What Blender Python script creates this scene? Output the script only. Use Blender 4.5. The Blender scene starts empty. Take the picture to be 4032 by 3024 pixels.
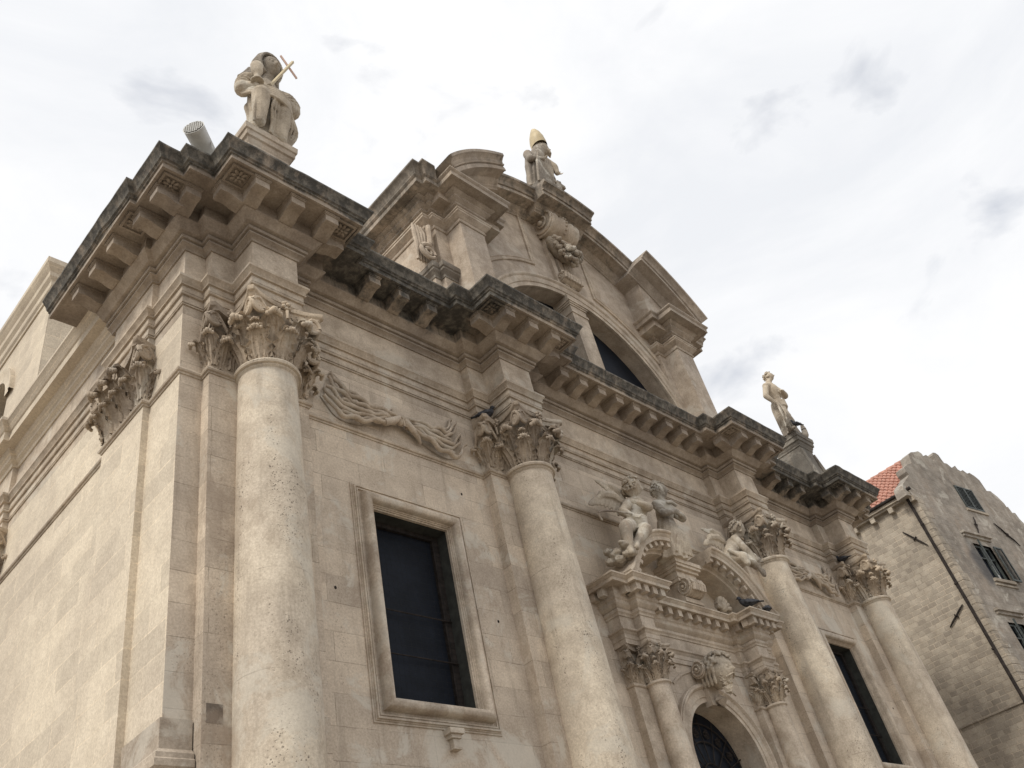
import bpy, bmesh, math, random
from mathutils import Vector, Matrix, noise
random.seed(7)
PI = math.pi
scene = bpy.context.scene
COL = scene.collection

# ---------------------------------------------------------------- camera
cam_data = bpy.data.cameras.new("camera")
cam = bpy.data.objects.new("camera", cam_data)
COL.objects.link(cam)
RX, RY, RZ = (0.7163803495, -0.6688905924, -0.1984554615), (0.3248805563, 0.5715165375, -0.7535392966), (0.6174559247, 0.4753464239, 0.6267327646)
cam.matrix_world = Matrix(((RX[0], -RY[0], -RZ[0], 0.0), (RX[1], -RY[1], -RZ[1], -10.0), (RX[2], -RY[2], -RZ[2], 1.6), (0, 0, 0, 1)))
cam_data.sensor_width = 36.0
cam_data.lens = 36.0 * 3475.14 / 4032.0
cam_data.clip_start = 0.1
cam_data.clip_end = 3000.0
scene.camera = cam

# ---------------------------------------------------------------- light and sky
SUN_EL, SUN_AZ = math.radians(46), math.radians(-78)     # azimuth measured from +Y towards +X
sd = Vector((math.sin(SUN_AZ) * math.cos(SUN_EL), -0.10 + 0 * math.cos(SUN_AZ), math.sin(SUN_EL))).normalized()
sun_d = bpy.data.lights.new("sun", 'SUN')
sun_d.energy = 2.0
sun_d.angle = math.radians(14)
sun_d.color = (1.0, 0.94, 0.84)
sun = bpy.data.objects.new("sun", sun_d)
COL.objects.link(sun)
sun.rotation_euler = sd.to_track_quat('Z', 'Y').to_euler()
world = bpy.data.worlds.new("World")
scene.world = world
world.use_nodes = True
wt = world.node_tree
wt.nodes.clear()
def wn(t, **k):
    n = wt.nodes.new(t)
    for a, b in k.items():
        setattr(n, a, b)
    return n
sky = wn('ShaderNodeTexSky', sky_type='NISHITA', sun_disc=False, sun_elevation=SUN_EL, sun_rotation=math.atan2(sd.x, sd.y))
tc = wn('ShaderNodeTexCoord')
mp = wn('ShaderNodeMapping')
mp.inputs['Scale'].default_value = (1.0, 1.0, 1.9)
mp.inputs['Location'].default_value = (1.3, 0.75, 2.1)
wt.links.new(tc.outputs['Generated'], mp.inputs['Vector'])
nz = wn('ShaderNodeTexNoise')
nz.inputs['Scale'].default_value = 6.2
nz.inputs['Detail'].default_value = 9.0
nz.inputs['Roughness'].default_value = 0.52
nz.inputs['Distortion'].default_value = 0.35
wt.links.new(mp.outputs[0], nz.inputs['Vector'])
cr = wn('ShaderNodeValToRGB')
cr.color_ramp.elements[0].position = 0.21
cr.color_ramp.elements[0].color = (0.60, 0.60, 0.60, 1)
cr.color_ramp.elements[1].position = 0.405
cr.color_ramp.elements[1].color = (1, 1, 1, 1)
wt.links.new(nz.outputs['Fac'], cr.inputs['Fac'])
nz2 = wn('ShaderNodeTexNoise')
nz2.inputs['Scale'].default_value = 2.7
nz2.inputs['Detail'].default_value = 9.0
nz2.inputs['Roughness'].default_value = 0.6
nz2.inputs['Distortion'].default_value = 0.5
wt.links.new(mp.outputs[0], nz2.inputs['Vector'])
cr2 = wn('ShaderNodeValToRGB')
cr2.color_ramp.elements[0].position = 0.30
cr2.color_ramp.elements[0].color = (7.3, 7.45, 7.75, 1)
cr2.color_ramp.elements[1].position = 0.60
cr2.color_ramp.elements[1].color = (8.55, 8.57, 8.65, 1)
wt.links.new(nz2.outputs['Fac'], cr2.inputs['Fac'])
mx = wn('ShaderNodeMix', data_type='RGBA')
wt.links.new(cr.outputs[0], mx.inputs[0])
wt.links.new(sky.outputs[0], mx.inputs[6])
wt.links.new(cr2.outputs[0], mx.inputs[7])
bg = wn('ShaderNodeBackground')
bg.inputs['Strength'].default_value = 0.1
wt.links.new(mx.outputs[2], bg.inputs['Color'])
wo = wn('ShaderNodeOutputWorld')
wt.links.new(bg.outputs[0], wo.inputs['Surface'])
scene.view_settings.view_transform = 'Standard'
scene.view_settings.look = 'None'
scene.view_settings.exposure = 0.26
scene.view_settings.gamma = 1.0

# ---------------------------------------------------------------- materials
class NT:
    def __init__(s, name):
        s.m = bpy.data.materials.new(name)
        s.m.use_nodes = True
        s.t = s.m.node_tree
        s.b = s.t.nodes['Principled BSDF']
        s.b.inputs['Specular IOR Level'].default_value = 0.25
    def n(s, t, ins=None, **k):
        x = s.t.nodes.new(t)
        for a, b in k.items():
            setattr(x, a, b)
        for a, b in (ins or {}).items():
            s.set(x.inputs[a], b)
        return x
    def set(s, sock, v):
        if hasattr(v, 'links') or isinstance(v, bpy.types.NodeSocket):
            s.t.links.new(v, sock)
        else:
            sock.default_value = v
    def math(s, op, a, b=0.0, c=0.0, clamp=False):
        x = s.n('ShaderNodeMath', operation=op, use_clamp=clamp)
        s.set(x.inputs[0], a); s.set(x.inputs[1], b); s.set(x.inputs[2], c)
        return x.outputs[0]
    def mix(s, f, a, b, mode='MIX'):
        x = s.n('ShaderNodeMix', data_type='RGBA', blend_type=mode)
        s.set(x.inputs[0], f); s.set(x.inputs[6], a); s.set(x.inputs[7], b)
        return x.outputs[2]
    def noise(s, vec, scale, detail=4, rough=0.55, dist=0.0):
        x = s.n('ShaderNodeTexNoise', {'Vector': vec, 'Scale': scale, 'Detail': detail, 'Roughness': rough, 'Distortion': dist})
        return x.outputs['Fac']
    def ramp(s, f, lo, hi):
        x = s.n('ShaderNodeMapRange', {'Value': f, 'From Min': lo, 'From Max': hi})
        x.interpolation_type = 'SMOOTHSTEP'
        return x.outputs[0]
    def scale(s, vec, k):
        x = s.n('ShaderNodeVectorMath', operation='MULTIPLY')
        s.set(x.inputs[0], vec); x.inputs[1].default_value = k
        return x.outputs[0]

def rgb(r, g, b):
    return (r, g, b, 1.0)

def stone(name, warm=(0.52, 0.435, 0.325), grey=(0.385, 0.33, 0.27), mott=1.0, blocks=None, jointc=0.78, varc=0.14, pits=0.0,
          crust=0.0, crz=(15.12, 15.32), drip=0.35, bump=0.35, flip=False, rough=0.9, patchy=0.0, soot=None, rings=0.0):
    n = NT(name)
    geo = n.n('ShaderNodeNewGeometry')
    pos = geo.outputs['Position']
    big = n.ramp(n.noise(pos, 0.42, 4, 0.55), 0.36, 0.66)
    col = n.mix(big, rgb(*warm), rgb(*grey))
    mid = n.noise(pos, 2.3, 8, 0.68)
    mm = n.ramp(mid, 0.30, 0.72)
    col = n.mix(mott, col, n.mix(1.0, col, n.mix(mm, rgb(0.72, 0.69, 0.66), rgb(1.14, 1.14, 1.13)), 'MULTIPLY'))
    fine = n.noise(pos, 28.0, 5, 0.75)
    col = n.mix(1.0, col, n.mix(n.ramp(fine, 0.25, 0.75), rgb(0.76, 0.745, 0.73), rgb(1.13, 1.13, 1.13)), 'MULTIPLY')
    st = n.noise(n.scale(pos, (3.2, 3.2, 0.35)), 1.0, 6, 0.65)
    col = n.mix(n.math('MULTIPLY', n.ramp(st, 0.50, 0.74), drip), col, rgb(0.245, 0.205, 0.165))
    height = n.math('MULTIPLY', fine, 0.35)
    height = n.math('ADD', height, n.math('MULTIPLY', mid, 0.6))
    if blocks:
        bw, bh, mo = blocks
        sp = n.n('ShaderNodeSeparateXYZ', {0: pos})
        sn = n.n('ShaderNodeSeparateXYZ', {0: geo.outputs['True Normal']})
        ax = n.math('GREATER_THAN', n.math('ABSOLUTE', sn.outputs[0]), 0.6)
        u = n.n('ShaderNodeMix', {0: ax, 2: sp.outputs[0], 3: n.math('ADD', sp.outputs[1], 31.7)}, data_type='FLOAT').outputs[0]
        wob = n.math('MULTIPLY', n.math('SUBTRACT', n.noise(pos, 1.2, 2), 0.5), 0.035)
        cv = n.n('ShaderNodeCombineXYZ', {0: u, 1: n.math('ADD', sp.outputs[2], wob)})
        br = n.n('ShaderNodeTexBrick', {'Vector': cv.outputs[0], 'Color1': rgb(0, 0, 0), 'Color2': rgb(1, 1, 1), 'Mortar': rgb(0.5, 0.5, 0.5),
                 'Scale': 1.0, 'Mortar Size': mo, 'Mortar Smooth': 0.3, 'Bias': 0.0, 'Brick Width': bw, 'Row Height': bh})
        br.offset = 0.41; br.squash = 0.72; br.squash_frequency = 3; br.offset_frequency = 2
        bv = n.n('ShaderNodeSeparateColor', {0: br.outputs['Color']}).outputs[0]
        col = n.mix(1.0, col, n.mix(bv, rgb(1 - varc, 1 - varc * 1.1, 1 - varc * 1.2), rgb(1 + varc, 1 + varc * 0.9, 1 + varc * 0.7)), 'MULTIPLY')
        jn = n.math('MULTIPLY', br.outputs['Fac'], n.ramp(n.noise(pos, 1.7, 5, 0.7), 0.38, 0.62))
        jc = n.mix(1.0, col, rgb(jointc, jointc * 0.98, jointc * 0.95), 'MULTIPLY')
        col = n.mix(jn, col, jc)
        height = n.math('SUBTRACT', height, n.math('MULTIPLY', br.outputs['Fac'], 0.7))
    if patchy:
        pv = n.ramp(n.noise(pos, 0.9, 6, 0.7, 0.6), 0.53, 0.62)
        col = n.mix(n.math('MULTIPLY', pv, patchy), col, rgb(0.60, 0.57, 0.50))
        pv2 = n.ramp(n.noise(n.scale(pos, (1.3, 1.3, 0.8)), 0.8, 7, 0.72, 0.3), 0.56, 0.66)
        col = n.mix(n.math('MULTIPLY', pv2, patchy * 0.9), col, rgb(0.30, 0.235, 0.18))
    if soot:
        (cx_, cz_), rad_ = soot
        spz = n.n('ShaderNodeSeparateXYZ', {0: pos})
        dx_ = n.math('DIVIDE', n.math('SUBTRACT', spz.outputs[0], cx_), rad_[0]); dz_ = n.math('DIVIDE', n.math('SUBTRACT', spz.outputs[2], cz_), rad_[1])
        dd_ = n.math('ADD', n.math('SQRT', n.math('ADD', n.math('MULTIPLY', dx_, dx_), n.math('MULTIPLY', dz_, dz_))), n.math('MULTIPLY', n.math('SUBTRACT', n.noise(pos, 1.6, 5), 0.5), 0.9))
        col = n.mix(n.math('MULTIPLY', n.math('SUBTRACT', 1.0, n.ramp(dd_, 0.35, 1.1)), 0.85), col, rgb(0.075, 0.075, 0.08))
    if rings:
        spr = n.n('ShaderNodeSeparateXYZ', {0: pos})
        zz = n.math('ADD', spr.outputs[2], n.math('MULTIPLY', n.noise(n.scale(pos, (1, 1, 0.1)), 2.0, 2), 0.05))
        fz = n.math('ABSOLUTE', n.math('SUBTRACT', n.math('FRACT', n.math('DIVIDE', zz, rings)), 0.5))
        ln = n.math('MULTIPLY', n.math('LESS_THAN', fz, 0.006), n.ramp(n.noise(pos, 1.5, 4), 0.50, 0.66))
        col = n.mix(n.math('MULTIPLY', ln, 0.45), col, rgb(0.17, 0.14, 0.11))
        dr = n.n('ShaderNodeTexNoise', {'Vector': n.n('ShaderNodeCombineXYZ', {2: n.math('FLOOR', n.math('ADD', n.math('DIVIDE', zz, rings), 0.5))}).outputs[0], 'Scale': 3.17, 'Detail': 0.0})
        col = n.mix(1.0, col, n.mix(n.ramp(dr.outputs['Fac'], 0.35, 0.65), rgb(0.96, 0.955, 0.95), rgb(1.03, 1.03, 1.02)), 'MULTIPLY')
    if pits:
        area = n.ramp(n.noise(n.scale(pos, (2.4, 2.4, 0.5)), 1.1, 4, 0.6), 0.48, 0.66)
        for sc, th in ((13.0, 0.21), (26.0, 0.26), (6.0, 0.085)):
            vo = n.n('ShaderNodeTexVoronoi', {'Vector': n.scale(pos, (1, 1, 0.8)), 'Scale': sc, 'Randomness': 1.0})
            pm = n.math('MULTIPLY', n.math('SUBTRACT', 1.0, n.ramp(vo.outputs['Distance'], th * 0.5, th)), n.math('MULTIPLY', area, pits))
            col = n.mix(pm, col, rgb(0.13, 0.105, 0.085))
            height = n.math('SUBTRACT', height, n.math('MULTIPLY', pm, 1.6))
    if crust:
        sp2 = n.n('ShaderNodeSeparateXYZ', {0: pos})
        zr = n.ramp(sp2.outputs[2], crz[0], crz[1])
        cn = n.math('ADD', n.math('MULTIPLY', n.noise(n.scale(pos, (1.0, 1.0, 0.55)), 1.9, 7, 0.68), 0.6), n.math('MULTIPLY', n.noise(n.scale(pos, (6.5, 6.5, 0.9)), 1.0, 5, 0.7), 0.4))
        k = n.math('ADD', n.math('MULTIPLY', zr, 0.35), cn)
        # the soot is heaviest on the stretches of cornice that are washed by the gutters
        xs = sp2.outputs[0]
        reg = n.math('MULTIPLY', n.ramp(xs, 6.6, 8.0), n.math('SUBTRACT', 1.0, n.ramp(xs, 10.4, 12.2)))
        reg2 = n.math('MULTIPLY', n.ramp(xs, 23.0, 24.0), n.math('SUBTRACT', 1.0, n.ramp(xs, 27.0, 29.0)))
        k = n.math('ADD', k, n.math('MULTIPLY', n.math('MULTIPLY', n.math('ADD', reg, reg2), n.ramp(sp2.outputs[2], 14.58, 14.95)), 0.30))
        cm = n.math('MULTIPLY', n.ramp(k, 0.66, 0.86), crust)
        light = n.ramp(n.noise(pos, 5.0, 8, 0.75), 0.42, 0.68)
        cc = n.mix(light, rgb(0.072, 0.068, 0.061), rgb(0.215, 0.198, 0.17))
        col = n.mix(cm, col, cc)
        height = n.math('ADD', height, n.math('MULTIPLY', cm, n.math('MULTIPLY', fine, 0.7)))
    n.set(n.b.inputs['Base Color'], col)
    n.b.inputs['Roughness'].default_value = rough
    bp = n.n('ShaderNodeBump', {'Strength': bump, 'Distance': 0.02, 'Height': height})
    n.set(n.b.inputs['Normal'], bp.outputs[0])
    return n.m

def plain(name, c, rough=0.6, metal=0.0, var=0.25, scale=6.0, bump=0.1):
    n = NT(name)
    pos = n.n('ShaderNodeNewGeometry').outputs['Position']
    f = n.noise(pos, scale, 6, 0.65)
    col = n.mix(n.ramp(f, 0.3, 0.7), rgb(*[x * (1 - var) for x in c]), rgb(*[x * (1 + var) for x in c]))
    n.set(n.b.inputs['Base Color'], col)
    n.b.inputs['Roughness'].default_value = rough
    n.b.inputs['Metallic'].default_value = metal
    n.set(n.b.inputs['Normal'], n.n('ShaderNodeBump', {'Strength': bump, 'Distance': 0.01, 'Height': f}).outputs[0])
    return n.m

M = {}
M['front'] = stone('facade_ashlar', (0.62, 0.54, 0.445), (0.50, 0.435, 0.365), mott=0.5, blocks=(1.45, 0.47, 0.007), jointc=0.60, varc=0.12, drip=0.5, patchy=0.55, pits=0.35)
M['side'] = stone('side_ashlar', (0.67, 0.60, 0.49), (0.58, 0.515, 0.425), mott=0.35, blocks=(1.15, 0.43, 0.012), jointc=1.22, varc=0.10, drip=0.10, bump=0.2)
M['mould'] = stone('moulded_stone', (0.57, 0.49, 0.395), (0.41, 0.355, 0.295), drip=0.45, patchy=0.35, crust=1.0, crz=(15.3, 15.7))
M['cornice'] = stone('cornice_stone', (0.42, 0.36, 0.295), (0.29, 0.25, 0.215), drip=0.4, crust=1.0, crz=(15.02, 15.28), bump=0.6)
M['upper'] = stone('upper_tier_stone', (0.53, 0.455, 0.375), (0.45, 0.395, 0.34), blocks=(1.1, 0.5, 0.004), jointc=0.8, varc=0.06, drip=0.35, patchy=0.35)
M['uppercorn'] = stone('pediment_stone', (0.50, 0.43, 0.355), (0.38, 0.335, 0.29), drip=0.5, crust=0.75, crz=(19.9, 25.0), bump=0.6)
M['shaft'] = stone('pitted_column_stone', (0.69, 0.615, 0.505), (0.55, 0.485, 0.405), rings=1.42, mott=0.7, pits=0.7, drip=0.55, patchy=0.4, bump=0.6)
M['carve'] = stone('carved_capital_stone', (0.60, 0.505, 0.39), (0.33, 0.28, 0.23), pits=0.6, drip=0.45, patchy=0.4, bump=0.6)
M['plainst'] = stone('smooth_stone', (0.61, 0.53, 0.435), (0.46, 0.40, 0.335), drip=0.35, patchy=0.35, pits=0.2)
M['statue'] = stone('statue_stone', (0.60, 0.53, 0.43), (0.27, 0.245, 0.215), drip=0.5, patchy=0.7, pits=0.35, bump=0.8)
M['greyst'] = stone('grey_weathered_stone', (0.30, 0.27, 0.235), (0.16, 0.15, 0.135), drip=0.5, patchy=0.3, bump=0.7)
M['brownst'] = stone('brown_stained_stone', (0.30, 0.25, 0.20), (0.13, 0.11, 0.095), drip=0.3, patchy=0.5, bump=0.8)
M['black'] = plain('soot_crusted_stone', (0.085, 0.08, 0.07), 0.95, var=0.55, scale=4.0, bump=0.6)
M['rubble'] = stone('coursed_rubble', (0.42, 0.38, 0.325), (0.31, 0.28, 0.24), mott=0.5, blocks=(0.34, 0.195, 0.02), jointc=1.35, varc=0.20, drip=0.2, bump=0.9)
M['plaster'] = stone('weathered_plaster', (0.36, 0.33, 0.295), (0.27, 0.25, 0.225), blocks=(0.5, 0.24, 0.02), jointc=1.15, varc=0.09, drip=0.6, patchy=0.45, bump=0.7, soot=((37.35, 14.5), (0.75, 1.35)))
M['glass'] = plain('dark_window_glass', (0.010, 0.013, 0.020), 0.55, var=0.3, scale=1.5, bump=0.02)
M['lining'] = plain('dark_window_lining', (0.045, 0.047, 0.043), 0.8)
M['wire'] = plain('fine_black_wire', (0.018, 0.019, 0.022), 0.8, var=0.2)
M['glass'].node_tree.nodes['Principled BSDF'].inputs['Specular IOR Level'].default_value = 0.12
M['mesh'] = plain('window_wire_screen', (0.02, 0.024, 0.032), 0.5, var=0.3)
M['iron'] = plain('rusted_iron', (0.035, 0.029, 0.026), 0.8, 0.3, var=0.4)
M['shutter'] = plain('dark_green_paint', (0.055, 0.064, 0.062), 0.55, var=0.4, scale=10)
M['white'] = plain('lamp_housing_paint', (0.55, 0.55, 0.53), 0.45, var=0.12)
M['gild'] = plain('pale_gilding', (0.54, 0.45, 0.29), 0.5, 0.0, var=0.12)
M['pinkwood'] = plain('pale_pink_painted_bar', (0.70, 0.50, 0.42), 0.5, var=0.08)
M['pigeon'] = plain('pigeon_feathers', (0.045, 0.047, 0.055), 0.6, var=0.5, scale=18)
M['tile'] = plain('terracotta_tile', (0.44, 0.235, 0.18), 0.8, var=0.28, scale=5.0, bump=0.3)
M['paving'] = stone('limestone_paving', (0.38, 0.34, 0.29), (0.33, 0.30, 0.26), blocks=(0.9, 0.6, 0.01), varc=0.08, drip=0.0)

# ---------------------------------------------------------------- mesh helpers
def link(name, bm, mat, parent=None, smooth=False, loc=None):
    me = bpy.data.meshes.new(name)
    bmesh.ops.recalc_face_normals(bm, faces=bm.faces)
    if smooth:
        for f in bm.faces:
            f.smooth = True
    bm.to_mesh(me); bm.free()
    me.materials.append(M[mat] if isinstance(mat, str) else mat)
    o = bpy.data.objects.new(name, me)
    COL.objects.link(o)
    if parent:
        o.parent = parent
    if loc:
        o.location = loc
    return o

def autosmooth(o, ang=35):
    for p in o.data.polygons:
        p.use_smooth = True
    bm = bmesh.new(); bm.from_mesh(o.data)
    a = math.radians(ang)
    for e in bm.edges:
        if len(e.link_faces) == 2 and e.calc_face_angle(0) > a:
            e.smooth = False
    bm.to_mesh(o.data); bm.free()
    return o

def empty(name, loc=(0, 0, 0), label=None, cat=None, group=None):
    o = bpy.data.objects.new(name, None)
    COL.objects.link(o); o.location = loc
    if label: o['label'] = label
    if cat: o['category'] = cat
    if group: o['group'] = group
    return o

def box(bm, a, b):
    x0, y0, z0 = a; x1, y1, z1 = b
    v = [bm.verts.new(p) for p in ((x0, y0, z0), (x1, y0, z0), (x1, y1, z0), (x0, y1, z0), (x0, y0, z1), (x1, y0, z1), (x1, y1, z1), (x0, y1, z1))]
    for q in ((0, 1, 2, 3), (4, 7, 6, 5), (0, 4, 5, 1), (1, 5, 6, 2), (2, 6, 7, 3), (3, 7, 4, 0)):
        bm.faces.new([v[i] for i in q])
    return v

def sweep(bm, path, prof, cap0=True, cap1=True):
    """path: plan points (x, y), outward on the right hand; prof: (offset, z)."""
    P = [Vector(p) for p in path]
    rings = []
    for i, p in enumerate(P):
        n = []
        if i > 0:
            d = (P[i] - P[i - 1]).normalized(); n.append(Vector((d.y, -d.x)))
        if i < len(P) - 1:
            d = (P[i + 1] - P[i]).normalized(); n.append(Vector((d.y, -d.x)))
        if len(n) == 1:
            m = n[0]
        else:
            s = n[0] + n[1]
            m = s / (1 + n[0].dot(n[1])) if s.length > 1e-6 else n[0]
        rings.append([bm.verts.new((p.x + m.x * o, p.y + m.y * o, z)) for o, z in prof])
    for a, b in zip(rings, rings[1:]):
        for j in range(len(prof) - 1):
            bm.faces.new((a[j], b[j], b[j + 1], a[j + 1]))
    for r, c in ((rings[0], cap0), (rings[-1], cap1)):
        if c and len(prof) > 2:
            try: bm.faces.new(r)
            except ValueError: pass

def xzsweep(bm, path, prof, closed=False, caps=True):
    """path: points (x, z) in the facade plane; prof: (n, y) with n measured along the left-hand normal."""
    P = [Vector(p) for p in path]
    N = len(P); rings = []
    for i, p in enumerate(P):
        n = []
        if i > 0 or closed:
            d = (P[i] - P[i - 1]).normalized(); n.append(Vector((-d.y, d.x)))
        if i < N - 1 or closed:
            d = (P[(i + 1) % N] - P[i]).normalized(); n.append(Vector((-d.y, d.x)))
        m = n[0] if len(n) == 1 else (n[0] + n[1]) / max(0.2, 1 + n[0].dot(n[1]))
        rings.append([bm.verts.new((p.x + m.x * o, y, p.y + m.y * o)) for o, y in prof])
    R = rings + ([rings[0]] if closed else [])
    for a, b in zip(R, R[1:]):
        for j in range(len(prof) - 1):
            bm.faces.new((a[j], b[j], b[j + 1], a[j + 1]))
    if not closed and caps:
        for r in (rings[0], rings[-1]):
            try: bm.faces.new(r)
            except ValueError: pass

def fill(bm, loops, f):
    """flat face with holes; loops of 2D points, f maps 2D -> 3D"""
    es = []
    for L in loops:
        vs = [bm.verts.new(f(*p)) for p in L]
        es += [bm.edges.new((vs[i], vs[(i + 1) % len(vs)])) for i in range(len(vs))]
    bmesh.ops.triangle_fill(bm, use_beauty=True, use_dissolve=False, edges=es)

def lathe(bm, prof, c=(0, 0), a0=0.0, a1=2 * PI, seg=48):
    full = abs(a1 - a0 - 2 * PI) < 1e-6
    rings = []
    for k in range(seg if full else seg + 1):
        t = a0 + (a1 - a0) * k / seg
        rings.append([bm.verts.new((c[0] + r * math.cos(t), c[1] + r * math.sin(t), z)) for r, z in prof])
    R = rings + ([rings[0]] if full else [])
    for a, b in zip(R, R[1:]):
        for j in range(len(prof) - 1):
            bm.faces.new((a[j], b[j], b[j + 1], a[j + 1]))

def arc(cx, cz, r, a0, a1, n):
    return [(cx + r * math.cos(math.radians(a0 + (a1 - a0) * i / n)), cz + r * math.sin(math.radians(a0 + (a1 - a0) * i / n))) for i in range(n + 1)]

def frame_of(d):
    d = Vector(d).normalized()
    up = Vector((0, 0, 1)) if abs(d.z) < 0.95 else Vector((1, 0, 0))
    x = d.cross(up).normalized()
    return x, x.cross(d).normalized(), d

def tube(bm, pts, rad, seg=8, flat=1.0, nrm=None, caps=True):
    """round or flattened tube along 3D points; rad per point; nrm = fixed thin direction"""
    pts = [Vector(p) for p in pts]; rings = []
    for i, p in enumerate(pts):
        d = (pts[min(i + 1, len(pts) - 1)] - pts[max(i - 1, 0)])
        if d.length < 1e-9: d = Vector((0, 0, 1))
        d.normalize()
        if nrm is not None:
            n = Vector(nrm); n = (n - d * n.dot(d)).normalized(); x = d.cross(n).normalized(); y = n
        else:
            x, y, _ = frame_of(d)
        r = rad[i] if isinstance(rad, (list, tuple)) else rad
        rings.append([bm.verts.new(p + x * (r * math.cos(2 * PI * k / seg)) + y * (r * flat * math.sin(2 * PI * k / seg))) for k in range(seg)])
    for a, b in zip(rings, rings[1:]):
        for k in range(seg):
            bm.faces.new((a[k], a[(k + 1) % seg], b[(k + 1) % seg], b[k]))
    if caps:
        for r in (rings[0], rings[-1]):
            try: bm.faces.new(r)
            except ValueError: pass

def ball(bm, c, r, sub=2, sc=(1, 1, 1), rot=None):
    g = bmesh.ops.create_icosphere(bm, subdivisions=sub, radius=1.0)
    m = Matrix.Translation(Vector(c)) @ (rot.to_4x4() if rot else Matrix()) @ Matrix.Diagonal((r * sc[0], r * sc[1], r * sc[2], 1))
    bmesh.ops.transform(bm, matrix=m, verts=g['verts'])
    return g['verts']

def catmull(pts, n=6):
    P = [Vector(p) for p in pts]; out = []
    for i in range(len(P) - 1):
        p0, p1, p2, p3 = P[max(i - 1, 0)], P[i], P[i + 1], P[min(i + 2, len(P) - 1)]
        for k in range(n):
            t = k / n
            out.append(0.5 * ((2 * p1) + (p2 - p0) * t + (2 * p0 - 5 * p1 + 4 * p2 - p3) * t * t + (3 * p1 - p0 - 3 * p2 + p3) * t ** 3))
    out.append(P[-1])
    return out

def sweeps(paths, prof, name, mat, parent, ang=25):
    out = []
    for p in paths:
        b = bmesh.new(); sweep(b, p, prof); out.append(autosmooth(link(name, b, mat, parent), ang))
    return out
# ---------------------------------------------------------------- ground
bm = bmesh.new()
s_ = 900
bm.faces.new([bm.verts.new(p) for p in ((-s_, -s_, 0), (s_, -s_, 0), (s_, s_, 0), (-s_, s_, 0))])
g = link('ground', bm, 'paving'); g['kind'] = 'structure'

# ================================================================ CHURCH
MX = 16.84
P1, P2 = 10.77, 4.65
XL, XR = 4.77, 2 * MX - 4.77
COLS = [MX - P1, MX - P2, MX + P2, MX + P1]
HB, YB, HC, YC = 0.92, -0.22, 0.46, -0.81
ZA, ZE, ZT = 11.50, 12.82, 15.50
church = empty('church', (0, 0, 0), 'pale limestone baroque church with giant Corinthian columns and a curved gable', 'church')

def mir(L):
    return [(2 * MX - x, y) for x, y in reversed(L)]
left_side = [(XL, 26), (XL, 14.3), (XL - 0.11, 14.3), (XL - 0.11, 12.8), (XL, 12.8), (XL, 8.86), (XL - 0.11, 8.86), (XL - 0.11, 7.38), (XL, 7.38), (XL, 2.48), (XL - 0.11, 2.48), (XL - 0.11, 0.99), (XL, 0.99), (XL, 0)]
def colstep(c, withC):
    a = [(c - HB, 0), (c - HB, YB)]
    if withC: a += [(c - HC, YB), (c - HC, YC), (c + HC, YC), (c + HC, YB)]
    return a + [(c + HB, YB), (c + HB, 0)]
def full_path(withC, side=left_side):
    p = list(side)
    for c in COLS[:2]: p += colstep(c, withC)
    q = mir(p)
    return p + q

# --- walls
bm = bmesh.new()
W1 = (COLS[0] + COLS[1]) / 2
WIN = [(W1, 0.85, 6.62, 9.93), (2 * MX - W1, 0.85, 6.62, 9.93)]
DR, DZ = 1.24, 6.18
outer = [(XL, 0), (MX - DR, 0)] + [(x, z) for x, z in reversed(arc(MX, DZ, DR, 0, 180, 40))] + [(MX + DR, 0), (XR, 0), (XR, ZE - 0.004), (XL, ZE - 0.004)]
fill(bm, [outer] + [[(c - w, z0), (c + w, z0), (c + w, z1), (c - w, z1)] for c, w, z0, z1 in WIN], lambda x, z: (x, 0, z))
for c in COLS:   # pilasters behind the columns
    box(bm, (c - HB, YB, 0), (c + HB, 0.05, ZE - 0.004))
front = link('front_wall', bm, 'front', church)
bm = bmesh.new()
sweep(bm, [(XL, 26), (XL, 0.0)], [(0, 0), (0, ZE - 0.004)])
for y0, y1 in ((0.99, 2.48), (7.38, 8.86), (12.8, 14.3)):
    box(bm, (XL - 0.11, y0, 0), (XL + 0.05, y1, ZE - 0.004))
side = link('side_wall', bm, 'side', church)
sweeps([[(XR, 0.0), (XR, 26)]], [(0, 0), (0, ZE - 0.004)], 'side_wall', 'side', church)
# plinth and cap block at the foot of the corner
bm = bmesh.new()
sweep(bm, [(XL, 0.93), (XL, 0), (5.13, 0)], [(0, 5.98), (0.05, 5.98), (0.05, 5.62), (0.07, 5.60), (0.11, 5.56), (0.11, 5.50), (0.13, 5.48), (0.13, 5.40), (0.10, 5.37), (0.10, 0), (0, 0)])
link('corner_plinth', bm, 'mould', church)

# --- astragal / string course
bm = bmesh.new()
AST = [(-0.02, ZA - 0.03), (0.02, ZA - 0.03), (0.025, ZA), (0.05, ZA + 0.01), (0.062, ZA + 0.04), (0.05, ZA + 0.07), (0.025, ZA + 0.085), (0.02, ZA + 0.11), (-0.02, ZA + 0.13)]
sweep(bm, full_path(False), AST)
autosmooth(link('string_course', bm, 'mould', church))

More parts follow.
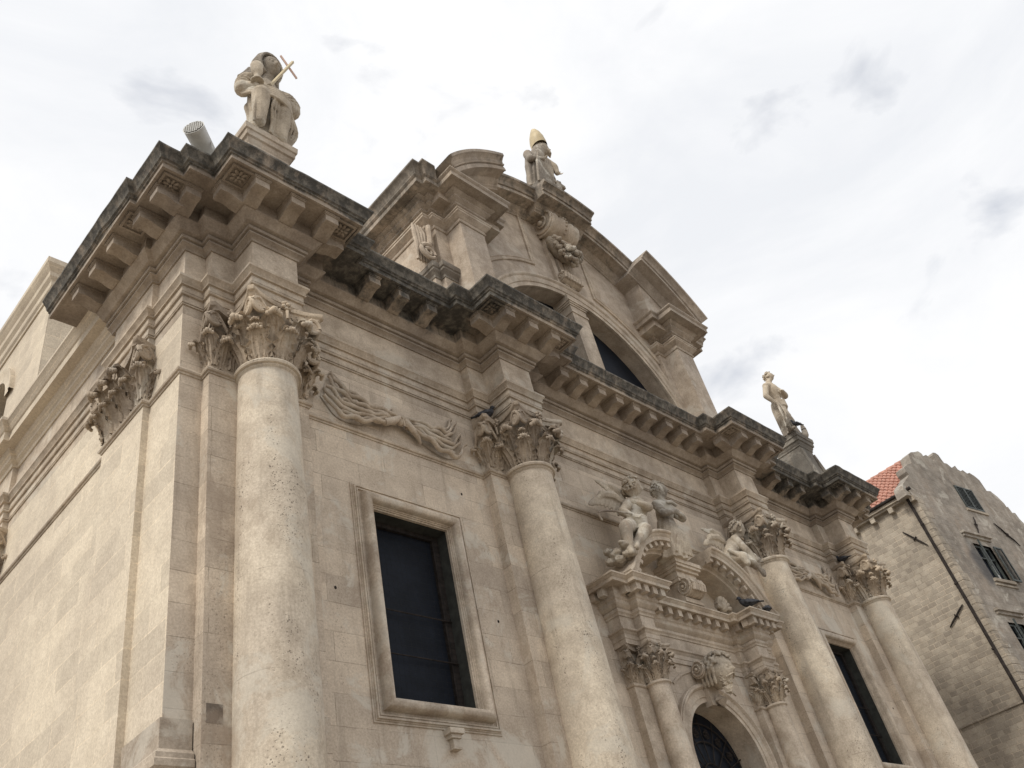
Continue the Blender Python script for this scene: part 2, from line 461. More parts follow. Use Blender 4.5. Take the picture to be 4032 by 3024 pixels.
# --- entablature
arch_prof = [(-0.3, ZE), (0, ZE), (0, ZE + 0.195), (0.025, ZE + 0.197), (0.03, ZE + 0.215), (0.02, ZE + 0.23), (-0.005, ZE + 0.232), (-0.005, ZE + 0.246), (0.028, ZE + 0.248), (0.028, ZE + 0.40), (0.062, ZE + 0.402), (0.072, ZE + 0.425), (0.06, ZE + 0.45), (0.02, ZE + 0.452), (0.02, ZE + 0.468), (0.055, ZE + 0.47), (0.055, ZE + 0.60),
             (0.092, ZE + 0.602), (0.098, ZE + 0.625), (0.07, ZE + 0.645), (0.085, ZE + 0.66), (0.105, ZE + 0.71), (0.135, ZE + 0.74), (0.145, ZE + 0.75), (0.145, ZE + 0.80), (-0.02, ZE + 0.81)]
bm = bmesh.new(); sweep(bm, full_path(True), arch_prof)
autosmooth(link('architrave', bm, 'mould', church), 25)
bm = bmesh.new(); sweep(bm, full_path(True), [(0, ZE + 0.79), (0, 15.1)])
link('frieze', bm, 'plainst', church)
top_side = [(XL - 0.11, 3.45), (XL - 0.11, 0.99), (XL, 0.99), (XL, 0)]
bed = [(-0.1, 14.385), (0.03, 14.385), (0.035, 14.42), (0.06, 14.45), (0.10, 14.47), (0.12, 14.48), (0.12, 14.52), (0.08, 14.525), (0.08, 14.54), (0.155, 14.545), (0.155, 14.62), (0.12, 14.625), (0.12, 14.638), (0.19, 14.65), (0.22, 14.66), (0.25, 14.69), (0.30, 14.75), (0.355, 14.785), (0.365, 14.80), (0.365, 14.83), (0.33, 14.84), (0.33, 15.13)]
cor = [(0.33, 15.12), (0.88, 15.12), (0.88, 15.10), (0.93, 15.10), (0.93, 15.21), (0.96, 15.22), (0.965, 15.25), (1.00, 15.27), (1.01, 15.31), (1.03, 15.36), (1.07, 15.42), (1.09, 15.45), (1.10, 15.46), (1.10, 15.505), (1.05, 15.52), (0.3, 15.56), (-1.2, 15.60)]
bp = full_path(True)
i0 = bp.index((XL - 0.11, 2.48))
side_in = full_path(True)[i0:-i0]
bm = bmesh.new(); sweep(bm, full_path(True, [(XL - 0.11, 2.6), (XL - 0.11, 0.99), (XL, 0.99), (XL, 0)]), bed)
cornice = autosmooth(link('cornice', bm, 'cornice', church), 25)
bm = bmesh.new()
sweep(bm, full_path(True, top_side), cor)
crown = autosmooth(link('corona', bm, 'cornice', cornice), 25)
# worn upper edge of the corona: small chips
def roughen(o, zlo, amp, scale):
    me = o.data
    b = bmesh.new(); b.from_mesh(me)
    es = [e for e in b.edges if e.calc_length() > 0.35 and (e.verts[0].co - e.verts[1].co).xy.length > 0.3]
    for _ in range(3):
        es = [e for e in b.edges if e.calc_length() > 0.30 and min(v.co.z for v in e.verts) > zlo]
        if not es: break
        bmesh.ops.subdivide_edges(b, edges=es, cuts=2, use_grid_fill=False)
    for v in b.verts:
        if v.co.z > zlo:
            d = noise.noise_vector(v.co * scale)
            k = max(0.0, noise.noise(v.co * 0.9) + 0.15)
            v.co += Vector((d.x, d.y, d.z)) * amp * k
    b.to_mesh(me); b.free()
roughen(crown, 15.2, 0.05, 2.3)
# lighter cornice over the side walls behind the corner
bm = bmesh.new()
sc = [(-0.1, 14.385), (0.03, 14.385), (0.05, 14.45), (0.12, 14.50), (0.12, 14.58), (0.2, 14.66), (0.22, 14.72), (0.40, 14.74), (0.40, 14.95), (0.43, 14.97), (0.52, 15.12), (0.55, 15.15), (0.55, 15.22), (-0.5, 15.45)]
sweep(bm, [(XL, 26), (XL, 14.3), (XL - 0.11, 14.3), (XL - 0.11, 12.8), (XL, 12.8), (XL, 8.86), (XL - 0.11, 8.86), (XL - 0.11, 7.38), (XL, 7.38), (XL, 2.62)], sc)
sweeps([mir([(XL, 26), (XL, 2.62)])], sc, 'side_cornice', 'side', church)
autosmooth(link('side_cornice', bm, 'side', church), 25)

# --- modillions
def modillion_mesh():
    bm = bmesh.new()
    # local: projects along -y from y=0 to y=-0.52, width x +-0.14, top z=0
    pr = [(0.0, 0.0), (0.0, -0.30), (-0.06, -0.325), (-0.16, -0.31), (-0.26, -0.26), (-0.36, -0.235), (-0.46, -0.25), (-0.50, -0.235), (-0.50, -0.06), (-0.50, 0.0)]
    L = [bm.verts.new((-0.14, y, z)) for y, z in pr]; Rr = [bm.verts.new((0.14, y, z)) for y, z in pr]
    bm.faces.new(L); bm.faces.new(Rr[::-1])
    for i in range(len(pr)):
        j = (i + 1) % len(pr)
        bm.faces.new((L[i], L[j], Rr[j], Rr[i]))
    box(bm, (-0.165, -0.535, -0.05), (0.165, -0.0, -0.003))
    box(bm, (-0.152, -0.52, -0.075), (0.152, -0.0, -0.052))
    return bm
mod0 = link('modillion', modillion_mesh(), 'cornice', cornice)
autosmooth(mod0, 30)
def place(o0, first, loc, rz, sc_=1.0):
    o = o0 if first else o0.copy()
    if not first:
        COL.objects.link(o); o.parent = o0.parent
    o.location = loc; o.rotation_euler = (0, 0, rz); o.scale = (sc_, sc_, sc_) if not isinstance(sc_, tuple) else sc_
    return o
mods = []
for c in COLS:
    for dx in (-0.73, 0.0, 0.73): mods.append((c + dx, YC - 0.33, 0.0))
    mods.append((c - HC - 0.33, -1.06, -PI / 2)); mods.append((c + HC + 0.33, -1.06, PI / 2))
mods += [(4.47, -0.33, 0), (2 * MX - 4.47, -0.33, 0)]
for x in (8.38, 9.13, 9.88): mods += [(x, -0.33, 0), (2 * MX - x, -0.33, 0)]
for k in range(-4, 5): mods.append((MX + 0.75 * k * 0.93, -0.33, 0))
for y in (-0.42, 0.22): mods.append((XL - 0.33, y, -PI / 2))
for y in (1.02, 1.74, 2.46): mods.append((XL - 0.44, y, -PI / 2))
for k, (x, y, r) in enumerate(mods):
    o = place(mod0, k == 0, (x, y, 15.118), r)
# --- coffers with rosettes under the cornice corners
def rosette_mesh(w=0.21):
    bm = bmesh.new()
    for a, b in (((-w, -w), (w, -w + 0.04)), ((-w, w - 0.04), (w, w)), ((-w, -w + 0.04), (-w + 0.04, w - 0.04)), ((w - 0.04, -w + 0.04), (w, w - 0.04))):
        box(bm, (a[0], a[1], -0.045), (b[0], b[1], 0.0))
    for k in range(8):
        t = k * PI / 4
        l = 0.10 if k % 2 == 0 else 0.125
        ball(bm, (math.cos(t) * l * 0.85, math.sin(t) * l * 0.85, -0.02), 0.05, 1, (1.35, 0.75, 0.65), Matrix.Rotation(t, 3, 'Z'))
    ball(bm, (0, 0, -0.04), 0.035, 1)
    return bm
ros0 = link('rosette_panel', rosette_mesh(), 'cornice', cornice)
rp = [(XL - 0.64, -0.64)]
for c in COLS: rp += [(c - HC - 0.63, YC - 0.63), (c + HC + 0.63, YC - 0.63)]
rp += [(XR + 0.64, -0.64), (XL - 0.64 - 0.1, 0.45)]
for k, (x, y) in enumerate(rp): place(ros0, k == 0, (x, y, 15.119), 0)

# --- giant columns
RT, RB, YCOL = 0.47, 0.565, -0.43
def shaft_profile(zb, zt, rb, rt, n=14):
    out = []
    for i in range(n + 1):
        t = i / n
        out.append((rb + (rt - rb) * (t ** 1.55), zb + (zt - zb) * t))
    return out
cols = []
for c in COLS:
    bm = bmesh.new()
    lathe(bm, [(0.62, 2.0), (0.70, 2.1), (0.70, 2.3), (0.6, 2.38), (0.64, 2.5), (0.6, 2.6)] + shaft_profile(2.65, ZA - 0.06, 0.585, RT, 18) + [(RT + 0.03, ZA - 0.03), (RT + 0.03, ZA - 0.005),
              (RT + 0.07, ZA + 0.005), (RT + 0.085, ZA + 0.04), (RT + 0.07, ZA + 0.075), (RT + 0.03, ZA + 0.085), (RT - 0.02, ZA + 0.12)], (0, 0), seg=64)
    box(bm, (-0.78, -0.78, 0), (0.78, 0.3, 2.0))
    o = link('column', bm, 'shaft', church, loc=(c, YCOL, 0)); autosmooth(o, 30)
    cols.append(o)

# ---------------------------------------------------------------- capitals
def leaf(bm, base, out, W, H, curl=0.30, lean=0.26, tip=1.0, nu=13, nv=16, beads=True, lobes=5):
    """acanthus leaf: base point, outward unit vector, half-width W, height H"""
    out = Vector(out).normalized(); up = Vector((0, 0, 1)); sd_ = up.cross(out).normalized()
    base = Vector(base); rows = []
    rc = curl * H * 0.5
    for j in range(nv + 1):
        v = j / nv
        if v < 0.66:
            t = v / 0.66
            z = H * 0.80 * t; o = lean * H * t * t
            nrm = (out - up * lean * t).normalized()
        else:
            t = (v - 0.66) / 0.34
            a = t * PI * 1.15
            z = H * 0.80 + rc * math.sin(a) * 0.9; o = lean * H + rc * (1 - math.cos(a))
            nrm = (out * math.cos(a * 0.8) + up * math.sin(a * 0.8)).normalized()
        w = W * (0.62 + 0.42 * math.sin(PI * min(1, v * 1.12))) * (1 - 0.55 * max(0, (v - 0.66) / 0.34) ** 1.5)
        ser = 1 + 0.24 * math.sin(2 * PI * lobes * v)
        row = []
        for i in range(nu):
            u = -1 + 2 * i / (nu - 1)
            ww = w * (ser if abs(u) > 0.7 else 1)
            bend = 0.20 * W * (u * u) * (1.0 - 0.9 * v)
            ridge = 0.05 * H * math.exp(-(u * 3.2) ** 2) + min(0.05 * H, 0.24 * W) * math.cos(u * PI * 4.0) * (0.4 + 0.6 * abs(u)) + (0.05 * W * math.sin(2 * PI * lobes * v + 1.2) if abs(u) > 0.6 else 0)
            p = base + sd_ * (u * ww) + up * z + out * o + nrm * (ridge - bend)
            row.append(bm.verts.new(p))
        rows.append(row)
    fs = []
    for a, b in zip(rows, rows[1:]):
        for i in range(nu - 1):
            fs.append(bm.faces.new((a[i], a[i + 1], b[i + 1], b[i])))
    if beads:
        n = 5
        tipc = base + up * (H * 0.80 + rc * 0.15) + out * (lean * H + rc * 1.85)
        for k in range(n):
            u = (k - (n - 1) / 2) / ((n - 1) / 2)
            ball(bm, tipc + sd_ * (u * W * 0.55) - out * (abs(u) * 0.06 * H) - up * (abs(u) * 0.05 * H), 0.066 * H * (1.25 - 0.35 * abs(u)), 1, (1, 1, 1.2))

def volute(bm, c, out, R=0.15, th=0.034, turns=1.45, stem=0.40, side=1):
    """spiral scroll in the vertical plane containing `out`, hanging under the abacus horn"""
    out = Vector(out).normalized(); up = Vector((0, 0, 1)); sd_ = up.cross(out)
    c = Vector(c); pts = []; rad = []
    n = 34
    # stem rising from the bell
    for i in range(8):
        t = i / 8
        pts.append(c - out * (R + 0.55 * stem) * (1 - t) - up * stem * (1 - t) ** 1.3 + up * R * t); rad.append(th * (0.7 + 0.5 * t))
    for i in range(n):
        t = i / (n - 1)
        r = R * (1 - 0.86 * t)
        a = PI / 2 - t * turns * 2 * PI
        pts.append(c + out * (r * math.cos(a)) + up * (r * math.sin(a)) + sd_ * side * 0.02 * t)
        rad.append(th * (1.2 - 0.5 * t))
    tube(bm, pts, rad, 7)
    ball(bm, c + sd_ * side * 0.02, R * 0.25, 1)
    # thin web behind the scroll
    g = bmesh.ops.create_cone(bm, cap_ends=True, segments=20, radius1=R * 0.85, radius2=R * 0.85, depth=0.014)
    m = Matrix((( out.x, up.x, sd_.x, c.x), (out.y, up.y, sd_.y, c.y), (out.z, up.z, sd_.z, c.z), (0, 0, 0, 1)))
    bmesh.ops.transform(bm, matrix=m, verts=g['verts'])

def abacus(bm, half, z0, z1, horn=1.0, dip=0.17, y_front=None):
    """four concave sides with cut horns; half = reach of the horn along x and y"""
    def outline(k):
        pts = []
        for q in range(4):
            A = Vector((half * k, -half * k)); B = Vector((half * k, half * k))
            A.y += 0.09 * half; B.y -= 0.09 * half
            for i in range(9):
                t = i / 8
                p = A.lerp(B, t); p.x -= dip * half * 1.25 * math.sin(PI * t) ** 0.8
                a = q * PI / 2
                pts.append((p.x * math.cos(a) - p.y * math.sin(a), p.x * math.sin(a) + p.y * math.cos(a)))
        return pts
    lv = [(z0, 0.90), (z0 + (z1 - z0) * 0.25, 0.93), (z0 + (z1 - z0) * 0.42, 0.94), (z0 + (z1 - z0) * 0.50, 0.985), (z0 + (z1 - z0) * 0.75, 1.0), (z1, 1.0)]
    rings = [[bm.verts.new((x, y, z)) for x, y in outline(k)] for z, k in lv]
    for a, b in zip(rings, rings[1:]):
        for i in range(len(a)):
            bm.faces.new((a[i], a[(i + 1) % len(a)], b[(i + 1) % len(a)], b[i]))
    bm.faces.new(rings[0]); bm.faces.new(rings[-1])

def flower(bm, c, out, r):
    out = Vector(out).normalized(); up = Vector((0, 0, 1)); sd_ = up.cross(out); c = Vector(c)
    for k in range(7):
        t = 2 * PI * k / 7
        d = sd_ * math.cos(t) + up * math.sin(t)
        ball(bm, c + d * r * 0.62, r * 0.36, 1)
    ball(bm, c + out * r * 0.25, r * 0.38, 1)
    tube(bm, [c - up * r * 1.0, c - up * r * 2.6], [r * 0.25, r * 0.18], 6)

def column_capital(R=0.47, H=1.26, angs=None):
    """origin on the axis at the astragal top"""
    bm = bmesh.new()
    k = R / 0.47; h = H / 1.26
    lathe(bm, [(0.455 * k, 0), (0.44 * k, 0.10 * h), (0.445 * k, 0.5 * h), (0.47 * k, 0.8 * h), (0.52 * k, 0.98 * h), (0.60 * k, 1.07 * h), (0.60 * k, 1.10 * h)], seg=32)
    for i in range(8):
        a = i * PI / 4 - PI / 2
        d = Vector((math.cos(a), math.sin(a), 0))
        leaf(bm, d * 0.455 * k, d, 0.18 * k, 0.55 * h, curl=0.42, lean=0.30)
        a += PI / 8
        d = Vector((math.cos(a), math.sin(a), 0))
        leaf(bm, d * 0.450 * k + Vector((0, 0, 0.05 * h)), d, 0.18 * k, 0.87 * h, curl=0.30, lean=0.22)
        # small caulicole scroll between the tall leaves
    for q in range(4):
        a = PI / 4 + q * PI / 2
        d = Vector((math.cos(a), math.sin(a), 0))
        for s in (-1, 1):
            dd = Vector((math.cos(a + s * 0.62), math.sin(a + s * 0.62), 0))
            Rv = 0.165 * k
            cc = d * (0.93 * k) - dd * Rv * 0.95 + Vector((0, 0, 0.93 * h))
            volute(bm, cc, dd, Rv, 0.034 * k, side=s, stem=0.26 * k)
        leaf(bm, d * 0.50 * k + Vector((0, 0, 0.34 * h)), d, 0.11 * k, 0.38 * h, curl=0.4, lean=0.45)
        # inner helices on each face
        b = q * PI / 2
        f = Vector((math.cos(b), math.sin(b), 0)); sdv = Vector((-f.y, f.x, 0))
        for s in (-1, 1):
            pts = []; rad = []
            for i in range(26):
                t = i / 25
                if t < 0.35:
                    u = t / 0.35
                    pts.append(f * (0.52 + 0.06 * u) * k + sdv * s * (0.30 - 0.13 * u) * k + Vector((0, 0, (0.62 + 0.36 * u) * h))); rad.append(0.03 * k)
                else:
                    u = (t - 0.35) / 0.65
                    r = 0.085 * (1 - 0.8 * u) * k; aa = PI / 2 + u * 3.2 * PI
                    pts.append(f * 0.60 * k + sdv * s * (0.17 * k - 0.0 + r * math.cos(aa) * 1.0 - 0.0) + Vector((0, 0, 0.90 * h + r * math.sin(aa)))); rad.append(0.028 * k * (1 - 0.4 * u))
            tube(bm, pts, rad, 6)
        flower(bm, f * 0.72 * k * 0.93 + Vector((0, 0, 1.16 * h)), f, 0.115 * k)
    abacus(bm, 0.74 * k, 1.09 * h, 1.258 * h)
    return bm

def pilaster_capital(Wd, H=1.26, spots=None, nl=3, depth=0.25):
    """flat capital facing -y, front plane y=0, width Wd"""
    bm = bmesh.new(); h = H / 1.26; w = Wd / 2
    box(bm, (-w + 0.02, -0.02, 0), (w - 0.02, 0.2, 1.10 * h))
    out = Vector((0, -1, 0))
    for i in range(nl):
        x = -w + Wd * (i + 0.5) / nl
        leaf(bm, (x, -0.02, 0), out, Wd / nl * 0.46, 0.55 * h, curl=0.34)
    for i in range(nl + 1):
        x = -w + Wd * i / nl
        o = Vector((-0.7, -0.7, 0)) if i == 0 else Vector((0.7, -0.7, 0)) if i == nl else out
        leaf(bm, (x * 0.97, -0.015, 0.05), o, Wd / nl * 0.44, (0.62 if i in (0, nl) else 0.87) * h, curl=0.3, lean=0.24)
    for s in (-1, 1):
        d = Vector((s * 0.75, -0.66, 0)).normalized()
        for e in (-1, 1):
            dd = Matrix.Rotation(e * 0.62, 3, 'Z') @ d
            volute(bm, Vector((s * (w - 0.03), -0.03, 0.93 * h)) + d * 0.27 - dd * 0.145, dd, 0.15, 0.036, side=e, stem=0.22)
        # left / right flank leaves on the short return
        leaf(bm, (s * w, 0.10, 0), (s, 0, 0), 0.10, 0.55 * h, curl=0.34)
        for i in range(1):
            pts = []; rad = []
            for q in range(24):
                t = q / 23; r = 0.09 * (1 - 0.8 * t); aa = PI / 2 + t * 3.2 * PI
                pts.append(Vector((s * (0.2 * w + 0.06) - s * r * math.cos(aa), -0.14, 0.90 * h + r * math.sin(aa)))); rad.append(0.028)
            tube(bm, pts, rad, 6)
    flower(bm, (0, -0.22, 1.16 * h), out, 0.085)
    # abacus: shallow concave slab with horns
    pts = [(-w - 0.17, -0.26), (-w - 0.09, -0.30)] + [(-w - 0.09 + (Wd + 0.18) * t, -0.30 + 0.15 * math.sin(PI * t) ** 0.7) for t in [i / 12 for i in range(1, 12)]] + [(w + 0.09, -0.30), (w + 0.17, -0.26), (w + 0.04, 0.2), (-w - 0.04, 0.2)]
    lv = [(1.09 * h, 0.93), (1.15 * h, 0.95), (1.17 * h, 0.99), (1.255 * h, 1.0)]
    rings = [[bm.verts.new((x * k, y * k if y < 0 else y, z)) for x, y in pts] for z, k in lv]
    for a, b in zip(rings, rings[1:]):
        for i in range(len(a)): bm.faces.new((a[i], a[(i + 1) % len(a)], b[(i + 1) % len(a)], b[i]))
    bm.faces.new(rings[0]); bm.faces.new(rings[-1])
    return bm

ZC0 = ZA + 0.10; HCAP = ZE - ZC0 + 0.0
cap0 = link('capital', column_capital(0.47, HCAP - 0.004), 'carve', cols[0], loc=(0, 0, ZC0)); autosmooth(cap0, 50)
for c_ in cols[1:]:
    o = cap0.copy(); COL.objects.link(o); o.parent = c_
pc0 = link('pilaster_capital', pilaster_capital(2 * HB - 0.04, HCAP - 0.004, nl=6), 'carve', church); autosmooth(pc0, 50)
for k, c in enumerate(COLS): place(pc0, k == 0, (c, YB, ZC0), 0)
ps0 = link('pilaster_capital', pilaster_capital(1.47, HCAP - 0.004, nl=4), 'carve', church); autosmooth(ps0, 50)
for k, y in enumerate((1.735, 8.12, 13.55)): place(ps0, k == 0, (XL - 0.11, y, ZC0), -PI / 2)

# ---------------------------------------------------------------- windows
FR = [(0.0, 0.05), (0.0, -0.005), (0.018, -0.01), (0.022, -0.035), (0.040, -0.035), (0.044, -0.06), (0.058, -0.065), (0.062, -0.11), (0.075, -0.155), (0.10, -0.185), (0.14, -0.20), (0.18, -0.19), (0.212, -0.16), (0.228, -0.115), (0.232, -0.07), (0.236, -0.03),
      (0.27, -0.022), (0.285, -0.035), (0.288, -0.06), (0.31, -0.06), (0.315, -0.045), (0.33, -0.045), (0.334, -0.07), (0.36, -0.07), (0.364, -0.04), (0.38, -0.04), (0.384, -0.022), (0.41, -0.022), (0.41, 0.02)]
for wi, (c, w, z0, z1) in enumerate(WIN):
    win = empty('window', (0, 0, 0)); win.parent = church
    bm = bmesh.new()
    xzsweep(bm, [(c - w, z0), (c - w, z1), (c + w, z1), (c + w, z0)], FR, closed=True)
    autosmooth(link('frame', bm, 'plainst', win), 30)
    bm = bmesh.new(); box(bm, (c - w - 0.05, 0.36, z0 - 0.05), (c + w + 0.05, 0.38, z1 + 0.05)); link('pane', bm, 'glass', win)
    bm = bmesh.new()
    xzsweep(bm, [(c - w, z0), (c - w, z1), (c + w, z1), (c + w, z0)], [(0.004, 0.045), (0.004, 0.37)], closed=True)
    link('lining', bm, 'lining', win)
    bm = bmesh.new()
    for a, b in (((c - w, z0), (c - w + 0.1, z1)), ((c + w - 0.14, z0), (c + w, z1)), ((c - w + 0.1, z1 - 0.1), (c + w - 0.14, z1))):
        box(bm, (a[0], 0.29, a[1]), (b[0], 0.35, b[1]))
    link('casement', bm, 'iron', win)
    for z in (z0 + 0.86, z0 + 1.62, z0 + 0.04):
        bm = bmesh.new(); tube(bm, [(c - w, 0.27, z), (c + w, 0.27, z)], 0.012, 6); link('iron_bar', bm, 'iron', win)
    bm = bmesh.new()
    for i in range(1, 16):
        x = c - w + 2 * w * i / 16; box(bm, (x - 0.0013, 0.283, z0), (x + 0.0013, 0.287, z1))
    for i in range(1, 32):
        z = z0 + (z1 - z0) * i / 32; box(bm, (c - w, 0.278, z - 0.0013), (c + w, 0.282, z + 0.0013))
    link('wire_screen', bm, 'wire', win)
bm = bmesh.new()   # little corbel under the first window
for a, b in (((9.16, -0.17, 6.12), (9.44, 0.0, 6.2)), ((9.2, -0.13, 6.06), (9.4, 0.0, 6.118)), ((9.25, -0.10, 5.93), (9.37, 0.0, 6.058)), ((9.23, -0.12, 5.90), (9.39, 0.0, 5.928))):
    box(bm, a, b)
link('corbel', bm, 'plainst', church)
# weathered patch on the first pilaster strip and dark beads standing in for the shade inside small putlog holes
bm = bmesh.new(); box(bm, (5.21, -0.2235, 5.89), (5.43, -0.2205, 6.13)); link('stained_patch', bm, 'brownst', church)
for x, z in ((7.41, 8.25), (10.85, 8.28), (26.38, 8.26), (10.55, 10.9), (13.6, 8.8)):
    bm = bmesh.new(); ball(bm, (x, 0.0, z), 0.026, 1, (1, 0.6, 1.3)); link('putlog_hole_dot', bm, 'iron', church)
# ---------------------------------------------------------------- upper tier
ZU = 15.6
plan_u = [(11.13, 6.0), (11.13, 0.02), (11.33, 0.02), (11.33, -0.13), (11.75, -0.13), (11.75, -0.66), (12.60, -0.66), (12.60, -0.13), (12.92, -0.13), (12.92, 0.0)]
plan_ur = [(2 * MX - x, y) for x, y in reversed(plan_u)]
RI, RO, AZ = 6.60, 7.32, 16.30
LZ, LR = 15.60, 4.15
bm = bmesh.new()
xa = 12.80
# main wall between the blocks with the big semicircular window
xw = math.sqrt(6.75 ** 2 - 4.6 ** 2)
ol = [(12.7, 15.4), (MX - LR, 15.4), (MX - LR, LZ)] + [(x, z) for x, z in reversed(arc(MX, LZ, LR, 0, 180, 64))][1:-1] + [(MX + LR, LZ), (MX + LR, 15.4), (2 * MX - 12.7, 15.4)]
a_hi = math.degrees(math.acos((MX - 12.7) / 6.72))
ol += [(x, z) for x, z in arc(MX, AZ, 6.72, a_hi, 180 - a_hi, 48)]
fill(bm, [ol], lambda x, z: (x, 0.0, z))
xzsweep(bm, arc(MX, LZ, LR, 0, 180, 64), [(0, 0.0), (0, 0.5)], caps=False)
sweep(bm, plan_u, [(0, 15.4), (0, 19.62)]); sweep(bm, plan_ur, [(0, 15.4), (0, 19.62)])
upper = link('upper_wall', bm, 'upper', church)
sweeps([plan_u, plan_ur], [(0, 19.6), (0, 19.9)], 'frieze', 'upper', upper)
# neck and cap mouldings of the upper pilasters
bm = bmesh.new()
cp = [(-0.02, 19.30), (0.03, 19.30), (0.045, 19.33), (0.03, 19.36), (0.02, 19.37), (0.02, 19.43), (0.05, 19.45), (0.07, 19.47), (0.12, 19.52), (0.16, 19.55), (0.16, 19.60), (0.185, 19.62), (0.185, 19.66), (-0.02, 19.68)]
bm.free(); sweeps([plan_u, plan_ur], cp, 'upper_capital', 'upper', church)
# pedestal moulding at the feet of the flank strips
bm = bmesh.new()
pm = [(-0.02, 17.45), (0.02, 17.45), (0.03, 17.52), (0.08, 17.58), (0.12, 17.62), (0.12, 17.68), (0.15, 17.70), (0.17, 17.76), (0.17, 17.84), (-0.02, 17.90)]
bm.free(); sweeps([plan_u[:5], plan_ur[-5:]], pm, 'pedestal_moulding', 'greyst', church)
# bed mouldings and straight corona of the end blocks
bm = bmesh.new()
ub = [(-0.02, 19.84), (0.03, 19.84), (0.05, 19.88), (0.11, 19.91), (0.11, 19.98), (0.15, 20.00), (0.19, 20.04), (0.22, 20.06), (0.22, 20.13), (0.30, 20.17), (0.33, 20.20), (0.33, 20.24), (0.56, 20.245), (0.56, 20.23), (0.60, 20.23), (0.60, 20.38), (0.63, 20.40), (0.66, 20.44), (0.66, 20.48), (-0.1, 20.50)]
bm.free(); ubo = sweeps([plan_u, plan_ur], ub, 'upper_cornice', 'uppercorn', church)[0]
bm = bmesh.new()   # crowning cyma along the flanks only
uc = [(0.60, 20.47), (0.66, 20.48), (0.68, 20.52), (0.70, 20.60), (0.76, 20.68), (0.80, 20.72), (0.80, 20.78), (-0.1, 20.9)]
bm.free(); ucp = [(11.13, 6.0), (11.13, 0.02), (11.33, 0.02), (11.33, -0.13), (11.75, -0.13), (11.75, -0.60)]
sweeps([ucp, [(2 * MX - x, y) for x, y in reversed(ucp)]], uc, 'crowning_moulding', 'uppercorn', ubo)

# curved pediment cornice; profile (n outward of radius RI, y) for a face at y=yb
def arc_prof(yb):
    P = [(0.0, 0.10), (0.0, yb - 0.03), (0.04, yb - 0.05), (0.07, yb - 0.10), (0.12, yb - 0.10), (0.15, yb - 0.15), (0.21, yb - 0.22), (0.24, yb - 0.24), (0.26, yb - 0.24), (0.27, yb - 0.55), (0.255, yb - 0.55), (0.255, yb - 0.60),
         (0.385, yb - 0.60), (0.39, yb - 0.57), (0.41, yb - 0.57), (0.415, yb - 0.64), (0.45, yb - 0.66), (0.455, yb - 0.62), (0.475, yb - 0.62), (0.50, yb - 0.64), (0.55, yb - 0.66), (0.60, yb - 0.72), (0.63, yb - 0.77), (0.635, yb - 0.80), (0.72, yb - 0.81), (0.73, yb - 0.74), (0.74, 0.5)]
    return P
def arcsw(bm, d0, d1, yb, n, R=RI):
    """between horizontal offsets d0 and d1 measured at the top radius"""
    a0 = math.degrees(math.acos(max(-1, min(1, d0 / RO)))); a1 = math.degrees(math.acos(max(-1, min(1, d1 / RO))))
    pts = arc(MX, AZ, R, a0, a1, n)
    xzsweep(bm, pts, [(-q, y) for q, y in arc_prof(yb)])
bm = bmesh.new()
arcsw(bm, 3.80, 1.15, 0.0, 20)
ped = autosmooth(link('pediment_cornice', bm, 'uppercorn', church), 28)
bm = bmesh.new(); arcsw(bm, -1.15, -3.80, 0.0, 20)
autosmooth(link('pediment_cornice', bm, 'uppercorn', church), 28)
bm = bmesh.new(); arcsw(bm, 1.2, -1.2, -0.42, 18)
autosmooth(link('apex_block', bm, 'uppercorn', ped), 28)
for s in (-1, 1):
    bm = bmesh.new()
    # block cornice springs from the straight corona
    arcsw(bm, *((5.78, 3.35) if s > 0 else (-3.35, -5.78)), -0.64, 24)
    autosmooth(link('end_block_cornice', bm, 'uppercorn', ped), 28)
    bm = bmesh.new()    # tympanum wedge filling between straight corona and arc
    xs = [3.45 + (5.62 - 3.45) * i / 14 for i in range(15)]
    top = [(MX + s * x, AZ + math.sqrt((RI + 0.28) ** 2 - x * x)) for x in xs]
    poly = [(MX + s * xs[0], 20.0)] + top + [(MX + s * 5.62, 20.0)]
    A = [bm.verts.new((x, -0.63, z)) for x, z in poly]; B = [bm.verts.new((x, 0.4, z)) for x, z in poly]
    bm.faces.new(A); bm.faces.new(B[::-1])
    for i in range(len(A)):
        j = (i + 1) % len(A); bm.faces.new((A[i], A[j], B[j], B[i]))
    link('block_infill', bm, 'upper', ped)
# back and roof body of the upper tier
bm = bmesh.new()
pts = [(11.2, 15.4)] + [(11.2, 20.3)] + [(x, z) for x, z in reversed(arc(MX, AZ, RI + 0.6, 38, 142, 40))] + [(2 * MX - 11.2, 20.3), (2 * MX - 11.2, 15.4)]
A = [bm.verts.new((x, 0.52 if False else 0.9, z)) for x, z in pts]; B = [bm.verts.new((x, 5.9, z)) for x, z in pts]
bm.faces.new(A); bm.faces.new(B[::-1])
for i in range(len(A)):
    j = (i + 1) % len(A); bm.faces.new((A[i], A[j], B[j], B[i]))
link('vault_roof', bm, 'upper', church)

